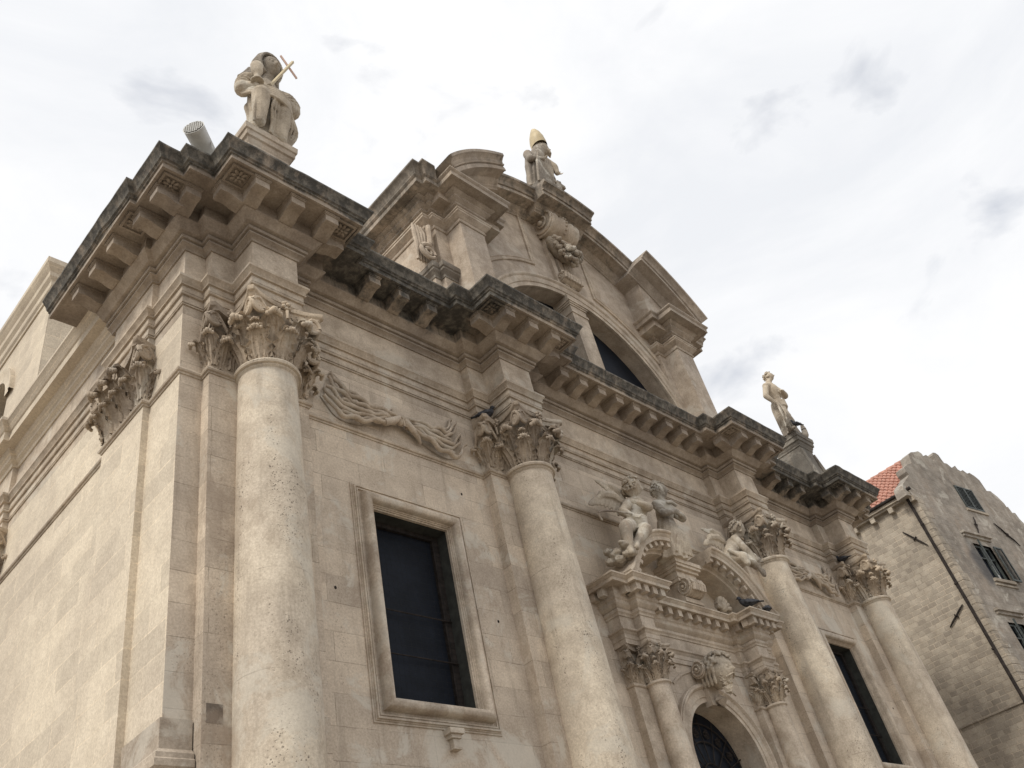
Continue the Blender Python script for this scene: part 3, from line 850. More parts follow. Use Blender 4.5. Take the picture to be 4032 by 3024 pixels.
# archivolt, panel mouldings, mullion, glass of the lunette
bm = bmesh.new()
xzsweep(bm, arc(MX, LZ, LR, 0, 180, 64), [(-q, y) for q, y in [(0.0, 0.03), (0.0, -0.07), (0.14, -0.07), (0.145, -0.095), (0.155, -0.10), (0.34, -0.10), (0.35, -0.12), (0.39, -0.15), (0.44, -0.15), (0.45, -0.03), (0.45, 0.02)]])
lun = empty('lunette_window'); lun.parent = church
autosmooth(link('archivolt', bm, 'plainst', lun), 28)
PR = [(0.0, 0.01), (0.0, -0.045), (0.03, -0.06), (0.05, -0.035), (0.10, -0.035), (0.12, -0.06), (0.15, -0.045), (0.15, 0.01)]
for s in (-1, 1):
    bm = bmesh.new()
    a_in = math.degrees(math.acos(1.32 / 5.12)); a_out = math.degrees(math.acos(3.88 / 5.12))
    pts = arc(MX, LZ, 5.12, a_out, a_in, 24)
    zt_ = AZ + math.sqrt(6.7 ** 2 - 1.32 ** 2)
    pts = [(MX + 3.88, 15.8)] + pts + [(MX + 1.32, zt_)] if False else pts + [(MX + 1.32, zt_)]
    if s < 0: pts = [(2 * MX - x, z) for x, z in pts]
    xzsweep(bm, pts, [(q * -s, y) for q, y in PR])
    autosmooth(link('panel_moulding', bm, 'plainst', lun), 28)
bm = bmesh.new()
gp = [(MX - 4.3, 15.3)] + [(x, z) for x, z in reversed(arc(MX, LZ, 4.3, 0, 180, 40))] + [(MX + 4.3, 15.3)]
bm.faces.new([bm.verts.new((x, 0.47, z)) for x, z in gp])
link('pane', bm, 'glass', lun)
bm = bmesh.new()
box(bm, (MX - 0.34, -0.13, 15.5), (MX + 0.34, 0.46, 19.0))
for a, z0, z1 in ((0.37, 19.0, 19.07), (0.355, 19.07, 19.12), (0.34, 19.12, 19.3), (0.37, 19.3, 19.36), (0.40, 19.36, 19.42), (0.43, 19.42, 19.47), (0.34, 19.47, 19.78)):
    box(bm, (MX - a, -0.13 - (a - 0.34), z0), (MX + a, 0.46, z1 - 0.002))
link('mullion', bm, 'plainst', lun)

# keystone console with garland of fruit
key = empty('keystone_console'); key.parent = church
def console(bm, cx, zc, R, hw, y0, flutes=3, back=0.0):
    """scroll seen from the side: axis along x, spiral ends, fluted front"""
    n = 40
    prof = []
    for i in range(n + 1):
        a = math.radians(100 - 320 * i / n); prof.append((y0 + R * math.cos(a) * -1, zc + R * math.sin(a)))
    xs = [-1, -0.92, -0.80, -0.62, -0.5, -0.35, -0.2, 0, 0.2, 0.35, 0.5, 0.62, 0.80, 0.92, 1]
    rr = [1.0, 1.0, 0.93, 1.03, 0.97, 0.90, 0.98, 1.04, 0.98, 0.90, 0.97, 1.03, 0.93, 1.0, 1.0]
    rows = []
    for xq, k in zip(xs, rr):
        rows.append([bm.verts.new((cx + hw * xq, y0 + (y - y0) * k, zc + (z - zc) * k)) for y, z in prof])
    for a, b in zip(rows, rows[1:]):
        for i in range(n): bm.faces.new((a[i], a[i + 1], b[i + 1], b[i]))
    bm.faces.new(rows[0]); bm.faces.new(rows[-1])
    for s in (-1, 1):
        pts = []; rad = []
        for i in range(44):
            t = i / 43; rq = R * (0.98 - 0.84 * t); a = math.radians(100) - t * 2 * PI * 2.0
            pts.append((cx + s * (hw + 0.01 + 0.05 * t), y0 - rq * math.cos(a), zc + rq * math.sin(a))); rad.append(R * 0.10 * (1 - 0.35 * t))
        tube(bm, pts, rad, 7)
        ball(bm, (cx + s * (hw + 0.05), y0, zc), R * 0.2, 2)
bm = bmesh.new()
console(bm, MX, 22.66, 0.50, 0.62, -0.26)
for z in range(8):
    ball(bm, (MX + 0.0, -0.26 - 0.53 * math.cos(math.radians(-50 + z * 16)), 22.66 + 0.53 * math.sin(math.radians(-50 + z * 16))), 0.045, 1)
box(bm, (MX - 0.60, -0.28, 22.95), (MX + 0.60, 0.0, 23.2))
box(bm, (MX - 0.42, -0.42, 22.14), (MX + 0.50, 0.0, 22.30))
for dx in (-0.42, -0.14, 0.14, 0.42):
    box(bm, (MX + dx - 0.10, -0.12 - 0.04 * (abs(dx) < 0.2), 20.2), (MX + dx + 0.10, 0.0, 22.2))
console(bm, MX, 20.42, 0.17, 0.40, -0.16)
for i in range(7): tube(bm, [(MX - 0.36 + i * 0.12, -0.33, 20.3), (MX - 0.36 + i * 0.12, -0.36, 20.5), (MX - 0.36 + i * 0.12, -0.26, 20.62)], 0.05, 7)
autosmooth(link('scroll', bm, 'plainst', key), 35)
bm = bmesh.new()
rnd = random.Random(3)
for i in range(190):
    t = rnd.random()
    ax = -0.56 + 1.12 * t + rnd.uniform(-0.05, 0.05)
    cz = 21.80 - 0.36 * math.sin(PI * t) ** 0.8 - 0.1 * t
    a = rnd.uniform(0, 2 * PI); rr_ = math.sqrt(rnd.random()) * (0.20 + 0.20 * math.sin(PI * t))
    ball(bm, (MX + ax, -0.38 - abs(math.cos(a)) * rr_ * 0.9, cz + math.sin(a) * rr_), rnd.uniform(0.05, 0.10), 1 if i % 4 else 2, (rnd.uniform(0.8, 1.25), 1, rnd.uniform(0.8, 1.2)))
for k in range(26):
    t = k / 25
    ball(bm, (MX - 0.54 + 1.1 * t, -0.32, 21.85 - 0.4 * math.sin(PI * t)), 0.17 + 0.09 * math.sin(PI * t), 1)
autosmooth(link('fruit_garland', bm, 'statue', key), 60)

# side volutes of the upper tier
for s in (-1, 1):
    bm = bmesh.new()
    cx = MX + s * (MX - 10.95) * 1.0
    pts = []; rad = []
    for i in range(60):
        t = i / 59
        if t < 0.3:
            u = t / 0.3
            pts.append((cx - s * -0.02 + s * (0.20 - 0.1 * u) * -1, -0.10, 19.25 - 0.85 * u)); rad.append(0.08)
        else:
            u = (t - 0.3) / 0.7; r = 0.27 * (1 - 0.85 * u); a = PI / 2 - u * 2 * PI * 1.9
            pts.append((cx - s * (r * math.cos(a)) * -1 + s * 0.0, -0.12, 18.14 + r * math.sin(a))); rad.append(0.06 * (1 - 0.3 * u))
    tube(bm, pts, rad, 8)
    for i in range(4):
        x0 = cx + s * (0.0 + 0.085 * i)
        tube(bm, [(x0, 0.02, 19.22), (x0 + s * 0.02, -0.06 + 0.02 * i, 18.85), (x0, 0.0, 18.4), (x0, 0.05, 17.9)], [0.035, 0.06, 0.05, 0.04], 7)
    box(bm, (min(cx, cx - s * 0.20), 0.03, 17.8), (max(cx, cx - s * 0.20), 0.3, 19.28))
    autosmooth(link('scroll_bracket', bm, 'upper', church), 45)

# roof behind the cornice so nothing is hollow from the side
bm = bmesh.new()
box(bm, (XL + 0.3, 1.0, 14.4), (XR - 0.3, 26, 15.58))
link('roof_terrace', bm, 'plainst', church)

# transept block seen past the side wall
bm = bmesh.new()
at = [(4.92, 24), (4.92, 7.8), (12, 7.8)]
AY, AZ2, AR = 11.0, 18.45, 0.95
def ff(y, z): return (4.92, y, z)
loop = [(7.8, 14.0), (7.8, 20.5), (24, 20.5), (24, 14.0), (AY + AR, 14.0), (AY + AR, AZ2)] + [(y, z) for y, z in arc(AY, AZ2, AR, 0, 180, 24)][1:-1] + [(AY - AR, AZ2), (AY - AR, 14.0)]
fill(bm, [loop], ff)
box(bm, (4.925, 7.8, 14.0), (12, 7.82, 20.5))
tr = link('transept_wall', bm, 'side', church)
bm = bmesh.new()
sweep(bm, at, [(-0.02, 20.42), (0.04, 20.42), (0.05, 20.50), (0.10, 20.56), (0.12, 20.66), (0.12, 20.72), (0.20, 20.82), (0.22, 20.95), (0.30, 21.05), (0.34, 21.12), (0.36, 21.15), (0.36, 21.32), (0.3, 21.36), (-0.5, 21.45)])
autosmooth(link('transept_cornice', bm, 'side', tr), 25)
bm = bmesh.new()
box(bm, (5.2, 8.6, 14.0), (12, 24, 22.6)); link('transept_core', bm, 'glass', tr) if False else bm.free()
bm = bmesh.new()
rows = []
for (y, z) in arc(AY, AZ2, 1.0, 0, 180, 24):
    d = Vector((y - AY, z - AZ2))
    rows.append([bm.verts.new((x, AY + d.x * q, AZ2 + d.y * q)) for q, x in ((0.95, 5.4), (0.95, 4.84), (1.22, 4.84), (1.30, 4.80), (1.38, 4.80), (1.38, 4.93))])
for a, b in zip(rows, rows[1:]):
    for j in range(5): bm.faces.new((a[j], a[j + 1], b[j + 1], b[j]))
autosmooth(link('arch_moulding', bm, 'side', tr), 40)
bm = bmesh.new(); box(bm, (5.4, 9.5, 14), (5.45, 12.5, 19.6)); link('pane', bm, 'glass', tr)
# ---------------------------------------------------------------- portal
portal = empty('portal'); portal.parent = church
PP = 2.17; YP = -0.31; RP = 0.225
pc = [MX - PP, MX + PP]
def pplan():
    c = pc[0]
    a = [(c - 0.67, 0), (c - 0.67, -0.34), (c - 0.22, -0.34), (c - 0.22, -0.53), (c + 0.22, -0.53), (c + 0.22, -0.14), (c + 0.40, -0.14), (c + 0.40, -0.03)]
    return a + mir(a)
def pband(prof, name, mat, ang=25, par=None):
    bm = bmesh.new(); sweep(bm, pplan(), prof)
    o = link(name, bm, mat, par or portal)
    return autosmooth(o, ang)
pband([(-0.2, 8.20), (0, 8.20), (0, 8.30), (0.012, 8.31), (0.012, 8.40), (0.03, 8.42), (0.045, 8.45), (0.075, 8.47), (0.08, 8.48), (0.08, 8.51), (-0.02, 8.52)], 'portal_architrave', 'plainst')
pband([(0, 8.51), (0, 8.80)], 'portal_frieze', 'plainst')
pco = pband([(-0.02, 8.79), (0.02, 8.79), (0.03, 8.83), (0.06, 8.86), (0.06, 8.92), (0.04, 8.93), (0.10, 8.97), (0.13, 9.01), (0.13, 9.08), (0.16, 9.11), (0.16, 9.34), (0.35, 9.345), (0.35, 9.33), (0.385, 9.33), (0.385, 9.40), (0.40, 9.41), (0.43, 9.45), (0.45, 9.46), (0.45, 9.495), (-0.1, 9.51)], 'portal_cornice', 'plainst')
def dent(x, y, ax):
    bm = bmesh.new()
    if ax == 'y': box(bm, (x - 0.072, y - 0.325, 9.17), (x + 0.072, y - 0.155, 9.343))
    elif ax == 'l': box(bm, (x - 0.325, y - 0.072, 9.17), (x - 0.155, y + 0.072, 9.343))
    else: box(bm, (x + 0.155, y - 0.072, 9.17), (x + 0.325, y + 0.072, 9.343))
    link('dentil', bm, 'plainst', pco)
for c in pc:
    s = -1 if c < MX else 1
    for dx in (-0.44, -0.16, 0.14, 0.42): dent(c + dx * 0.95, -0.53, 'y')
    for y in (-0.62, -0.38): dent(c - 0.22, y, 'l')
    dent(c + s * 0.67, -0.28, 'l' if s < 0 else 'r'); dent(c + s * 0.67, -0.05, 'l' if s < 0 else 'r')
    dent(c + s * 0.56, -0.34, 'y')
for k in range(-4, 4): dent(MX + (k + 0.5) * 0.36, -0.03, 'y')
# backing pilasters
for c in pc:
    bm = bmesh.new()
    s = -1 if c < MX else 1
    x0, x1 = sorted((c + s * 0.60, c - s * 0.42))
    box(bm, (x0, -0.17, 0), (x1, -0.003, 8.198))
    link('portal_pilaster', bm, 'plainst', portal)
ast = [(-0.02, 7.40), (0.02, 7.40), (0.035, 7.42), (0.035, 7.445), (0.02, 7.46), (-0.02, 7.47)]
for c in pc:
    s = -1 if c < MX else 1
    x0, x1 = sorted((c + s * 0.60, c - s * 0.42))
    sweeps([[(x0, 0), (x0, -0.17), (x1, -0.17), (x1, 0)]], ast, 'portal_astragal', 'plainst', portal)
pcap = None
for c in pc:
    bm = bmesh.new()
    lathe(bm, shaft_profile(1.6, 7.38, 0.275, RP, 10) + [(RP + 0.015, 7.40), (RP + 0.04, 7.41), (RP + 0.045, 7.43), (RP + 0.03, 7.45), (RP, 7.47)], seg=40)
    box(bm, (-0.36, -0.36, 0), (0.36, 0.2, 1.6))
    co = autosmooth(link('portal_column', bm, 'plainst', portal, loc=(c, YP, 0)), 30)
    if pcap is None:
        pcap = autosmooth(link('portal_capital', column_capital(RP, 0.736), 'carve', portal, loc=(c, YP, 7.462)), 50)
    else:
        o = pcap.copy(); COL.objects.link(o); o.parent = portal; o.location = (c, YP, 7.462)
ppc = None
for c in pc:
    s = -1 if c < MX else 1
    xc_ = c + s * 0.09
    if ppc is None:
        ppc = autosmooth(link('portal_pilaster_capital', pilaster_capital(1.9, 1.35, nl=5), 'carve', portal, loc=(xc_, -0.17, 7.464)), 50)
        ppc.scale = (0.53, 0.53, 0.545)
    else:
        o = ppc.copy(); COL.objects.link(o); o.parent = portal; o.location = (xc_, -0.17, 7.464)
# archivolt and reveals
jp = [(MX + DR, 0)] + arc(MX, DZ, DR, 0, 180, 44) + [(MX - DR, 0)]
bm = bmesh.new()
xzsweep(bm, jp, [(-q, y) for q, y in [(0.0, 0.52), (0.0, -0.06), (0.10, -0.06), (0.105, -0.08), (0.12, -0.085), (0.26, -0.085), (0.27, -0.10), (0.31, -0.14), (0.35, -0.14), (0.36, -0.11), (0.385, -0.105), (0.385, 0.01)]])
autosmooth(link('door_archivolt', bm, 'plainst', portal), 28)
bm = bmesh.new()   # outer shoulder band that frames the arch
pts = arc(MX, DZ + 0.05, 1.86, 128, 100, 8)
xzsweep(bm, pts, [(0, 0.01), (0, -0.03), (0.05, -0.03), (0.05, 0.01)])
link('shoulder_band', bm, 'plainst', portal); bm = bmesh.new()
xzsweep(bm, arc(MX, DZ + 0.05, 1.86, 80, 52, 8), [(0, 0.01), (0, -0.03), (0.05, -0.03), (0.05, 0.01)])
link('shoulder_band', bm, 'plainst', portal)
door = empty('door'); door.parent = portal
bm = bmesh.new(); gp = [(MX + 1.3, 0)] + arc(MX, DZ, 1.3, 0, 180, 36) + [(MX - 1.3, 0)]
bm.faces.new([bm.verts.new((x, 0.50, z)) for x, z in gp]); link('fanlight_glass', bm, 'glass', door)
bm = bmesh.new()
for r in (0.35, 0.8, 1.18): tube(bm, [(x, 0.46, z) for x, z in arc(MX, DZ - 0.2, r, 0, 180, 24)], 0.016, 6)
for k in range(1, 8):
    a = math.radians(k * 22.5); d = Vector((math.cos(a), math.sin(a)))
    tube(bm, [(MX + d.x * 0.35, 0.46, DZ - 0.2 + d.y * 0.35), (MX + d.x * 1.3, 0.46, DZ - 0.2 + d.y * 1.3)], 0.014, 6)
    for q in (-1, 1):
        pts = []
        for i in range(22):
            t = i / 21; r = 0.11 * (1 - 0.8 * t); b = a + q * (0.17) ; aa = t * 3.4 * PI * q + a
            pts.append((MX + math.cos(b) * 0.98 + r * math.cos(aa), 0.46, DZ - 0.2 + math.sin(b) * 0.98 + r * math.sin(aa)))
        tube(bm, pts, 0.011, 5)
tube(bm, [(MX - 1.24, 0.46, DZ - 0.22), (MX + 1.24, 0.46, DZ - 0.22)], 0.04, 6)
link('fanlight_grille', bm, 'iron', door)

# broken curved pediment
CU = [(2.86, 9.52), (2.72, 9.64), (2.55, 9.86), (2.38, 10.10), (2.20, 10.32), (2.0, 10.52), (1.74, 10.68), (1.42, 10.83), (1.08, 10.91), (0.80, 10.93)]
for s in (-1, 1):
    pts = catmull([Vector((MX + s * a, b, 0)) for a, b in CU], 4)
    pts = [(p.x, p.y) for p in pts]
    pr = [(0.0, 0.0), (0.0, -0.97), (0.035, -0.985), (0.06, -0.97), (0.075, -0.93), (0.13, -0.90), (0.14, -0.885), (0.225, -0.88), (0.225, -0.845), (0.215, -0.845), (0.215, -0.70), (0.26, -0.68), (0.33, -0.63), (0.34, -0.55), (0.39, -0.53), (0.40, 0.0)]
    bm = bmesh.new(); xzsweep(bm, pts, [(q * s, y) for q, y in pr])
    # blocks under the curve
    P = pts; L = [0]
    for a, b in zip(P, P[1:]): L.append(L[-1] + math.hypot(b[0] - a[0], b[1] - a[1]))
    for k in range(9):
        d = 0.16 + k * 0.30
        if d > L[-1] - 0.05: break
        i = max(j for j in range(len(L)) if L[j] <= d); i = min(i, len(P) - 2)
        t = (d - L[i]) / (L[i + 1] - L[i]); p = Vector(P[i]).lerp(Vector(P[i + 1]), t); dv = (Vector(P[i + 1]) - Vector(P[i])).normalized(); nn = Vector((-dv.y, dv.x)) * s
        q = []
        for y in (-0.83, -0.69):
            for (u, v) in ((-0.055, 0.21), (0.055, 0.21), (0.055, 0.335), (-0.055, 0.335)):
                w_ = p + dv * u + nn * v; q.append(bm.verts.new((w_.x, y, w_.y)))
        for f_ in ((0, 1, 2, 3), (7, 6, 5, 4), (0, 4, 5, 1), (1, 5, 6, 2), (2, 6, 7, 3), (3, 7, 4, 0)): bm.faces.new([q[j] for j in f_])
    autosmooth(link('broken_pediment', bm, 'plainst', portal), 28)
    bm = bmesh.new()   # wall block that carries the curve
    poly = [(MX + s * 2.74, 9.50)] + [(x, z - 0.30) for x, z in pts[6:]] + [(MX + s * 0.80, 9.50)]
    A = [bm.verts.new((x, -0.52, z)) for x, z in poly]; B = [bm.verts.new((x, 0.0, z)) for x, z in poly]
    bm.faces.new(A)
    for i in range(len(A)):
        j = (i + 1) % len(A); bm.faces.new((A[i], A[j], B[j], B[i]))
    bm.free()
# centre pedestal and console between the pediment halves
bm = bmesh.new()
for hw, y, z0, z1 in ((0.34, -0.50, 9.51, 9.62), (0.30, -0.44, 9.62, 10.02), (0.36, -0.50, 10.02, 10.10), (0.38, -0.52, 10.10, 10.26), (0.43, -0.58, 10.26, 10.33), (0.47, -0.64, 10.33, 10.40), (0.50, -0.67, 10.40, 10.50)):
    box(bm, (MX - hw, y, z0), (MX + hw, 0.0, z1 - 0.002))
console(bm, MX, 9.86, 0.21, 0.27, -0.50)
for i in range(5): tube(bm, [(MX - 0.2 + i * 0.1, -0.70, 9.72), (MX - 0.2 + i * 0.1, -0.73, 9.86), (MX - 0.2 + i * 0.1, -0.68, 10.0)], 0.045, 7)
autosmooth(link('centre_pedestal', bm, 'plainst', portal), 30)
# carved shell and mask in the right and left gaps
for s in (-1, 1):
    bm = bmesh.new()
    cx = MX + s * 1.25
    for k in range(9):
        a = math.radians(10 + k * 20)
        tube(bm, [(cx, -0.34, 9.62), (cx + 0.14 * math.cos(a), -0.46, 9.62 + 0.16 * math.sin(a)), (cx + 0.27 * math.cos(a), -0.44, 9.62 + 0.30 * math.sin(a))], [0.03, 0.05, 0.075], 7)
    ball(bm, (cx, -0.42, 9.68), 0.13, 2, (1, 1, 1.2))
    autosmooth(link('carved_shell', bm, 'statue', portal), 60)
# ---------------------------------------------------------------- drapery swags on the frieze under the architrave
def swag(cx, mirror=1):
    bm = bmesh.new()
    def P(x, z, y): return (cx + mirror * (x - 9.13), y, z)
    # strands from the knot (centre) out and up to the hanging point
    TL = [(9.12, 12.16), (8.80, 12.17), (8.30, 12.20), (7.88, 12.42), (7.64, 12.74)]
    BL = [(9.02, 11.97), (8.62, 11.84), (8.14, 11.68), (7.72, 11.70), (7.40, 12.06)]
    TR_ = [(9.18, 12.20), (9.50, 12.20), (9.95, 12.24), (10.36, 12.38), (10.62, 12.74)]
    BR = [(9.28, 11.97), (9.60, 11.86), (10.05, 11.66), (10.50, 11.70), (10.84, 12.16)]
    for hi, (Ta, Bo) in enumerate(((TL, BL), (TR_, BR))):
        ns = 8
        for k in range(ns):
            f_ = k / (ns - 1)
            cut = 5 if k % 3 != 0 or k == 0 else 4
            c = [(a0 + (b0 - a0) * f_, a1 + (b1 - a1) * f_) for (a0, a1), (b0, b1) in zip(Ta, Bo)][:cut]
            pts = catmull([P(x, z, -0.05 - 0.11 * math.sin(PI * min(1, (i + 0.6) / 4.2)) - 0.03 * ((k * 2) % 3)) for i, (x, z) in enumerate(c)], 9)
            n = len(pts)
            pts = [p + Vector((0, 0.02 * math.sin(i * 0.8 + k), (0.012 + 0.028 * i / n) * math.sin(i * 0.62 + k * 1.9))) for i, p in enumerate(pts)]
            rad = [0.013 + 0.019 * math.sin(PI * min(1.0, (i + 2) / n) * 0.82) for i in range(n)]
            tube(bm, pts, rad, 8, 1.5, (0, -0.85, 0.5))
        a = catmull([P(x, z - 0.03, -0.02) for x, z in Ta], 8); b = catmull([P(x, z + 0.02, -0.02) for x, z in Bo], 8)
        A = [bm.verts.new(p) for p in a]; B = [bm.verts.new(p) for p in b]
        for i in range(len(A) - 1): bm.faces.new((A[i], A[i + 1], B[i + 1], B[i]))
    # knot, hooks and the two loose rolled ends
    ball(bm, P(9.14, 12.09, -0.14), 0.12, 2, (1.0, 0.8, 1.1))
    tube(bm, [P(9.12, 12.15, -0.16), P(8.98, 12.02, -0.19), P(8.82, 11.92, -0.19), P(8.70, 11.86, -0.17)], [0.055, 0.065, 0.075, 0.08], 10)
    tube(bm, [P(8.72, 11.865, -0.17), P(8.675, 11.845, -0.165)], [0.045, 0.045], 8)
    tube(bm, [P(9.08, 12.22, -0.10), P(9.20, 12.06, -0.2), P(9.36, 11.93, -0.18), P(9.52, 11.84, -0.13), P(9.62, 11.74, -0.08)], [0.04, 0.06, 0.065, 0.055, 0.02], 10)
    for t in (0, 1, 2): tube(bm, [P(9.02 + 0.06 * t, 12.22, -0.12), P(9.12 + 0.05 * t, 12.08, -0.24), P(9.18 + 0.05 * t, 11.95, -0.17)], 0.028, 6)
    tube(bm, [P(8.98, 12.20, -0.02), P(8.98, 12.30, -0.1), P(9.05, 12.36, -0.05)], [0.05, 0.04, 0.02], 7)
    tube(bm, [P(9.24, 12.18, -0.02), P(9.26, 12.28, -0.08), P(9.30, 12.34, -0.03)], [0.045, 0.035, 0.02], 7)
    return bm
for c in (W1, 2 * MX - W1):
    autosmooth(link('drapery_relief', swag(c), 'plainst', church), 60)

# ---------------------------------------------------------------- statue pedestals on the cornice
for s in (-1, 1):
    c = MX + s * P1; y0 = -0.86
    bm = bmesh.new()
    lv = [(15.5, 0.66), (15.75, 0.62), (16.0, 0.56), (16.4, 0.50), (16.8, 0.46), (17.2, 0.44), (17.42, 0.44), (17.45, 0.47), (17.50, 0.47), (17.55, 0.50), (17.62, 0.52), (17.64, 0.56), (17.78, 0.57), (17.80, 0.60), (17.96, 0.61), (17.98, 0.58)]
    if s < 0: lv = [(15.5, 0.47), (17.42, 0.47)] + lv[7:]
    cap_from = 7
    rings = []
    for z, h in lv:
        rings.append([bm.verts.new((c + sx * h, y0 + 0.55 + sy * h - 0.0, z)) for sx, sy in ((-1, -1), (1, -1), (1, 1), (-1, 1))])
    for a, b in zip(rings, rings[1:]):
        for i in range(4): bm.faces.new((a[i], a[(i + 1) % 4], b[(i + 1) % 4], b[i]))
    bm.faces.new(rings[0]); bm.faces.new(rings[-1])
    if s > 0:
        for sx in (-1, 1):
            tube(bm, [(c + sx * 0.42, y0 - 0.02 + 0.12, 17.3), (c + sx * 0.46, y0 + 0.02, 16.6), (c + sx * 0.58, y0 - 0.06, 16.0), (c + sx * 0.64, y0 - 0.1, 15.6)], [0.05, 0.06, 0.08, 0.1], 8)
    autosmooth(link('statue_pedestal', bm, 'plainst' if s < 0 else 'greyst', church), 25)

# ---------------------------------------------------------------- carved figures
def capsule(bm, a, b, ra, rb, seg=14):
    a = Vector(a); b = Vector(b)
    tube(bm, [a, a.lerp(b, 0.25), a.lerp(b, 0.5), a.lerp(b, 0.75), b], [ra, ra + (rb - ra) * 0.2 + 0.04 * ra, ra + (rb - ra) * 0.5 + 0.03 * ra, ra + (rb - ra) * 0.8, rb], seg)
    ball(bm, a, ra, 2); ball(bm, b, rb, 2)
def chain(bm, pts, rad):
    for i in range(len(pts) - 1): capsule(bm, pts[i], pts[i + 1], rad[i], rad[i + 1])
def hand(bm, wrist, d, s=1.0, palm=None, curl=0.6):
    """palm, four fingers of unequal length and a thumb"""
    w = Vector(wrist); d = Vector(d).normalized(); pn = Vector(palm or (0, -1, 0)); pn = (pn - d * pn.dot(d)).normalized(); sd_ = d.cross(pn)
    tube(bm, [w, w + d * 0.05 * s, w + d * 0.10 * s], [0.032 * s, 0.042 * s, 0.040 * s], 8, 0.6, pn)
    for k, L in enumerate((0.075, 0.088, 0.082, 0.062)):
        o = w + d * 0.10 * s + sd_ * ((k - 1.5) * 0.021 * s)
        k1 = o + (d * math.cos(curl * 0.6) + pn * math.sin(curl * 0.6)) * L * 0.5 * s
        k2 = k1 + (d * math.cos(curl * 1.7) + pn * math.sin(curl * 1.7)) * L * 0.55 * s
        tube(bm, [o, k1, k2], [0.012 * s, 0.011 * s, 0.009 * s], 6)
    o = w + d * 0.04 * s - sd_ * 0.036 * s
    tube(bm, [o, o + (d * 0.6 - sd_ * 0.6 + pn * 0.4) * 0.045 * s, o + (d * 1.1 - sd_ * 0.5 + pn * 0.9) * 0.06 * s], [0.014 * s, 0.012 * s, 0.010 * s], 6)
def head(bm, c, face, up, s=1.0, beard=False):
    """c = centre of the skull, s = head height"""
    f = Vector(face).normalized(); u = Vector(up); u = (u - f * u.dot(f)).normalized(); r = f.cross(u)
    m = Matrix((( r.x, f.x, u.x, c[0]), (r.y, f.y, u.y, c[1]), (r.z, f.z, u.z, c[2]), (0, 0, 0, 1)))
    vs = []
    g = bmesh.ops.create_uvsphere(bm, u_segments=28, v_segments=22, radius=1.0)['verts']
    for v in g:
        x, y, z = v.co
        px = x * 0.36; py = y * 0.44; pz = z * 0.5
        if z < 0: px *= 1 - 0.30 * (-z); py *= 1 - 0.10 * (-z)
        if y > 0:
            ex = math.exp(-((abs(x) - 0.36) / 0.17) ** 2 - ((z - 0.04) / 0.13) ** 2)
            py -= 0.075 * ex * min(1, y * 2)
            py += 0.035 * math.exp(-((z - 0.22) / 0.10) ** 2) * math.exp(-(x / 0.6) ** 2) * y
            py += 0.15 * math.exp(-(x / (0.10 + 0.08 * max(0, 0.1 - z))) ** 2) * math.exp(-((z + 0.16) / 0.17) ** 2) * y
            py += 0.045 * math.exp(-(x / 0.25) ** 2) * math.exp(-((z + 0.50) / 0.06) ** 2)
            py -= 0.03 * math.exp(-(x / 0.28) ** 2) * math.exp(-((z + 0.575) / 0.03) ** 2)
            py += 0.04 * math.exp(-(x / 0.25) ** 2) * math.exp(-((z + 0.63) / 0.05) ** 2)
            py += 0.06 * math.exp(-(x / 0.28) ** 2) * math.exp(-((z + 0.86) / 0.12) ** 2)
        v.co = Vector((px, py, pz)) * s
    bmesh.ops.transform(bm, matrix=m, verts=g)
    cv = Vector(c)
    for sx in (-1, 1): ball(bm, cv + r * sx * 0.36 * s - u * 0.02 * s, 0.07 * s, 1, (0.5, 1, 1.5))
    ball(bm, cv + f * 0.37 * s + u * 0.02 * s + r * 0.13 * s, 0.045 * s, 1); ball(bm, cv + f * 0.37 * s + u * 0.02 * s - r * 0.13 * s, 0.045 * s, 1)
    return f, u, r
def hair(bm, c, f, u, r, s, seed=1, low=-0.3, n=90, big=0.10, front=0.25):
    rnd = random.Random(seed); c = Vector(c)
    for i in range(n):
        a = rnd.uniform(0, 2 * PI); z = rnd.uniform(low, 1.0)
        q = math.sqrt(max(0, 1 - z * z)); x, y = q * math.cos(a), q * math.sin(a)
        if y > front and z < 0.55: continue
        p = c + r * x * 0.40 * s + f * y * 0.46 * s + u * z * 0.52 * s
        t = Vector((rnd.uniform(-1, 1), rnd.uniform(-1, 1), rnd.uniform(-1, 1))).normalized() * big * s
        tube(bm, [p - t * 0.7, p + (p - c).normalized() * 0.05 * s, p + t * 0.7], [0.03 * s, 0.06 * s, 0.03 * s], 6)
def drape(bm, secs, folds=11, amp=0.10, twist=0.5, seg=72, seed=0, nz_=4):
    """cloth loft: secs = list of (centre, rx, ry); fold ridges run down the cloth"""
    rnd = random.Random(seed); ph = [rnd.uniform(0, 6.28) for _ in range(6)]
    C = catmull([Vector(c) for c, _, _ in secs], nz_); N = len(C)
    X = catmull([Vector((rx, ry, 0)) for _, rx, ry in secs], nz_)
    rings = []
    for i, (c, q) in enumerate(zip(C, X)):
        t = i / (N - 1); row = []
        for k in range(seg):
            a = 2 * PI * k / seg
            w = math.sin(folds * a + ph[0] + twist * 4 * t) * 0.55 + math.sin((folds * 0.5 + 1) * a + ph[1] - twist * 3 * t) * 0.35 + math.sin((folds * 1.7) * a + ph[2] + 2 * t) * 0.25
            kf = 1 + amp * (0.35 + 0.65 * t) * w
            row.append(bm.verts.new((c.x + q.x * kf * math.cos(a), c.y + q.y * kf * math.sin(a), c.z)))
        rings.append(row)
    for a, b in zip(rings, rings[1:]):
        for k in range(seg): bm.faces.new((a[k], a[(k + 1) % seg], b[(k + 1) % seg], b[k]))
    bm.faces.new(rings[0]); bm.faces.new(rings[-1])
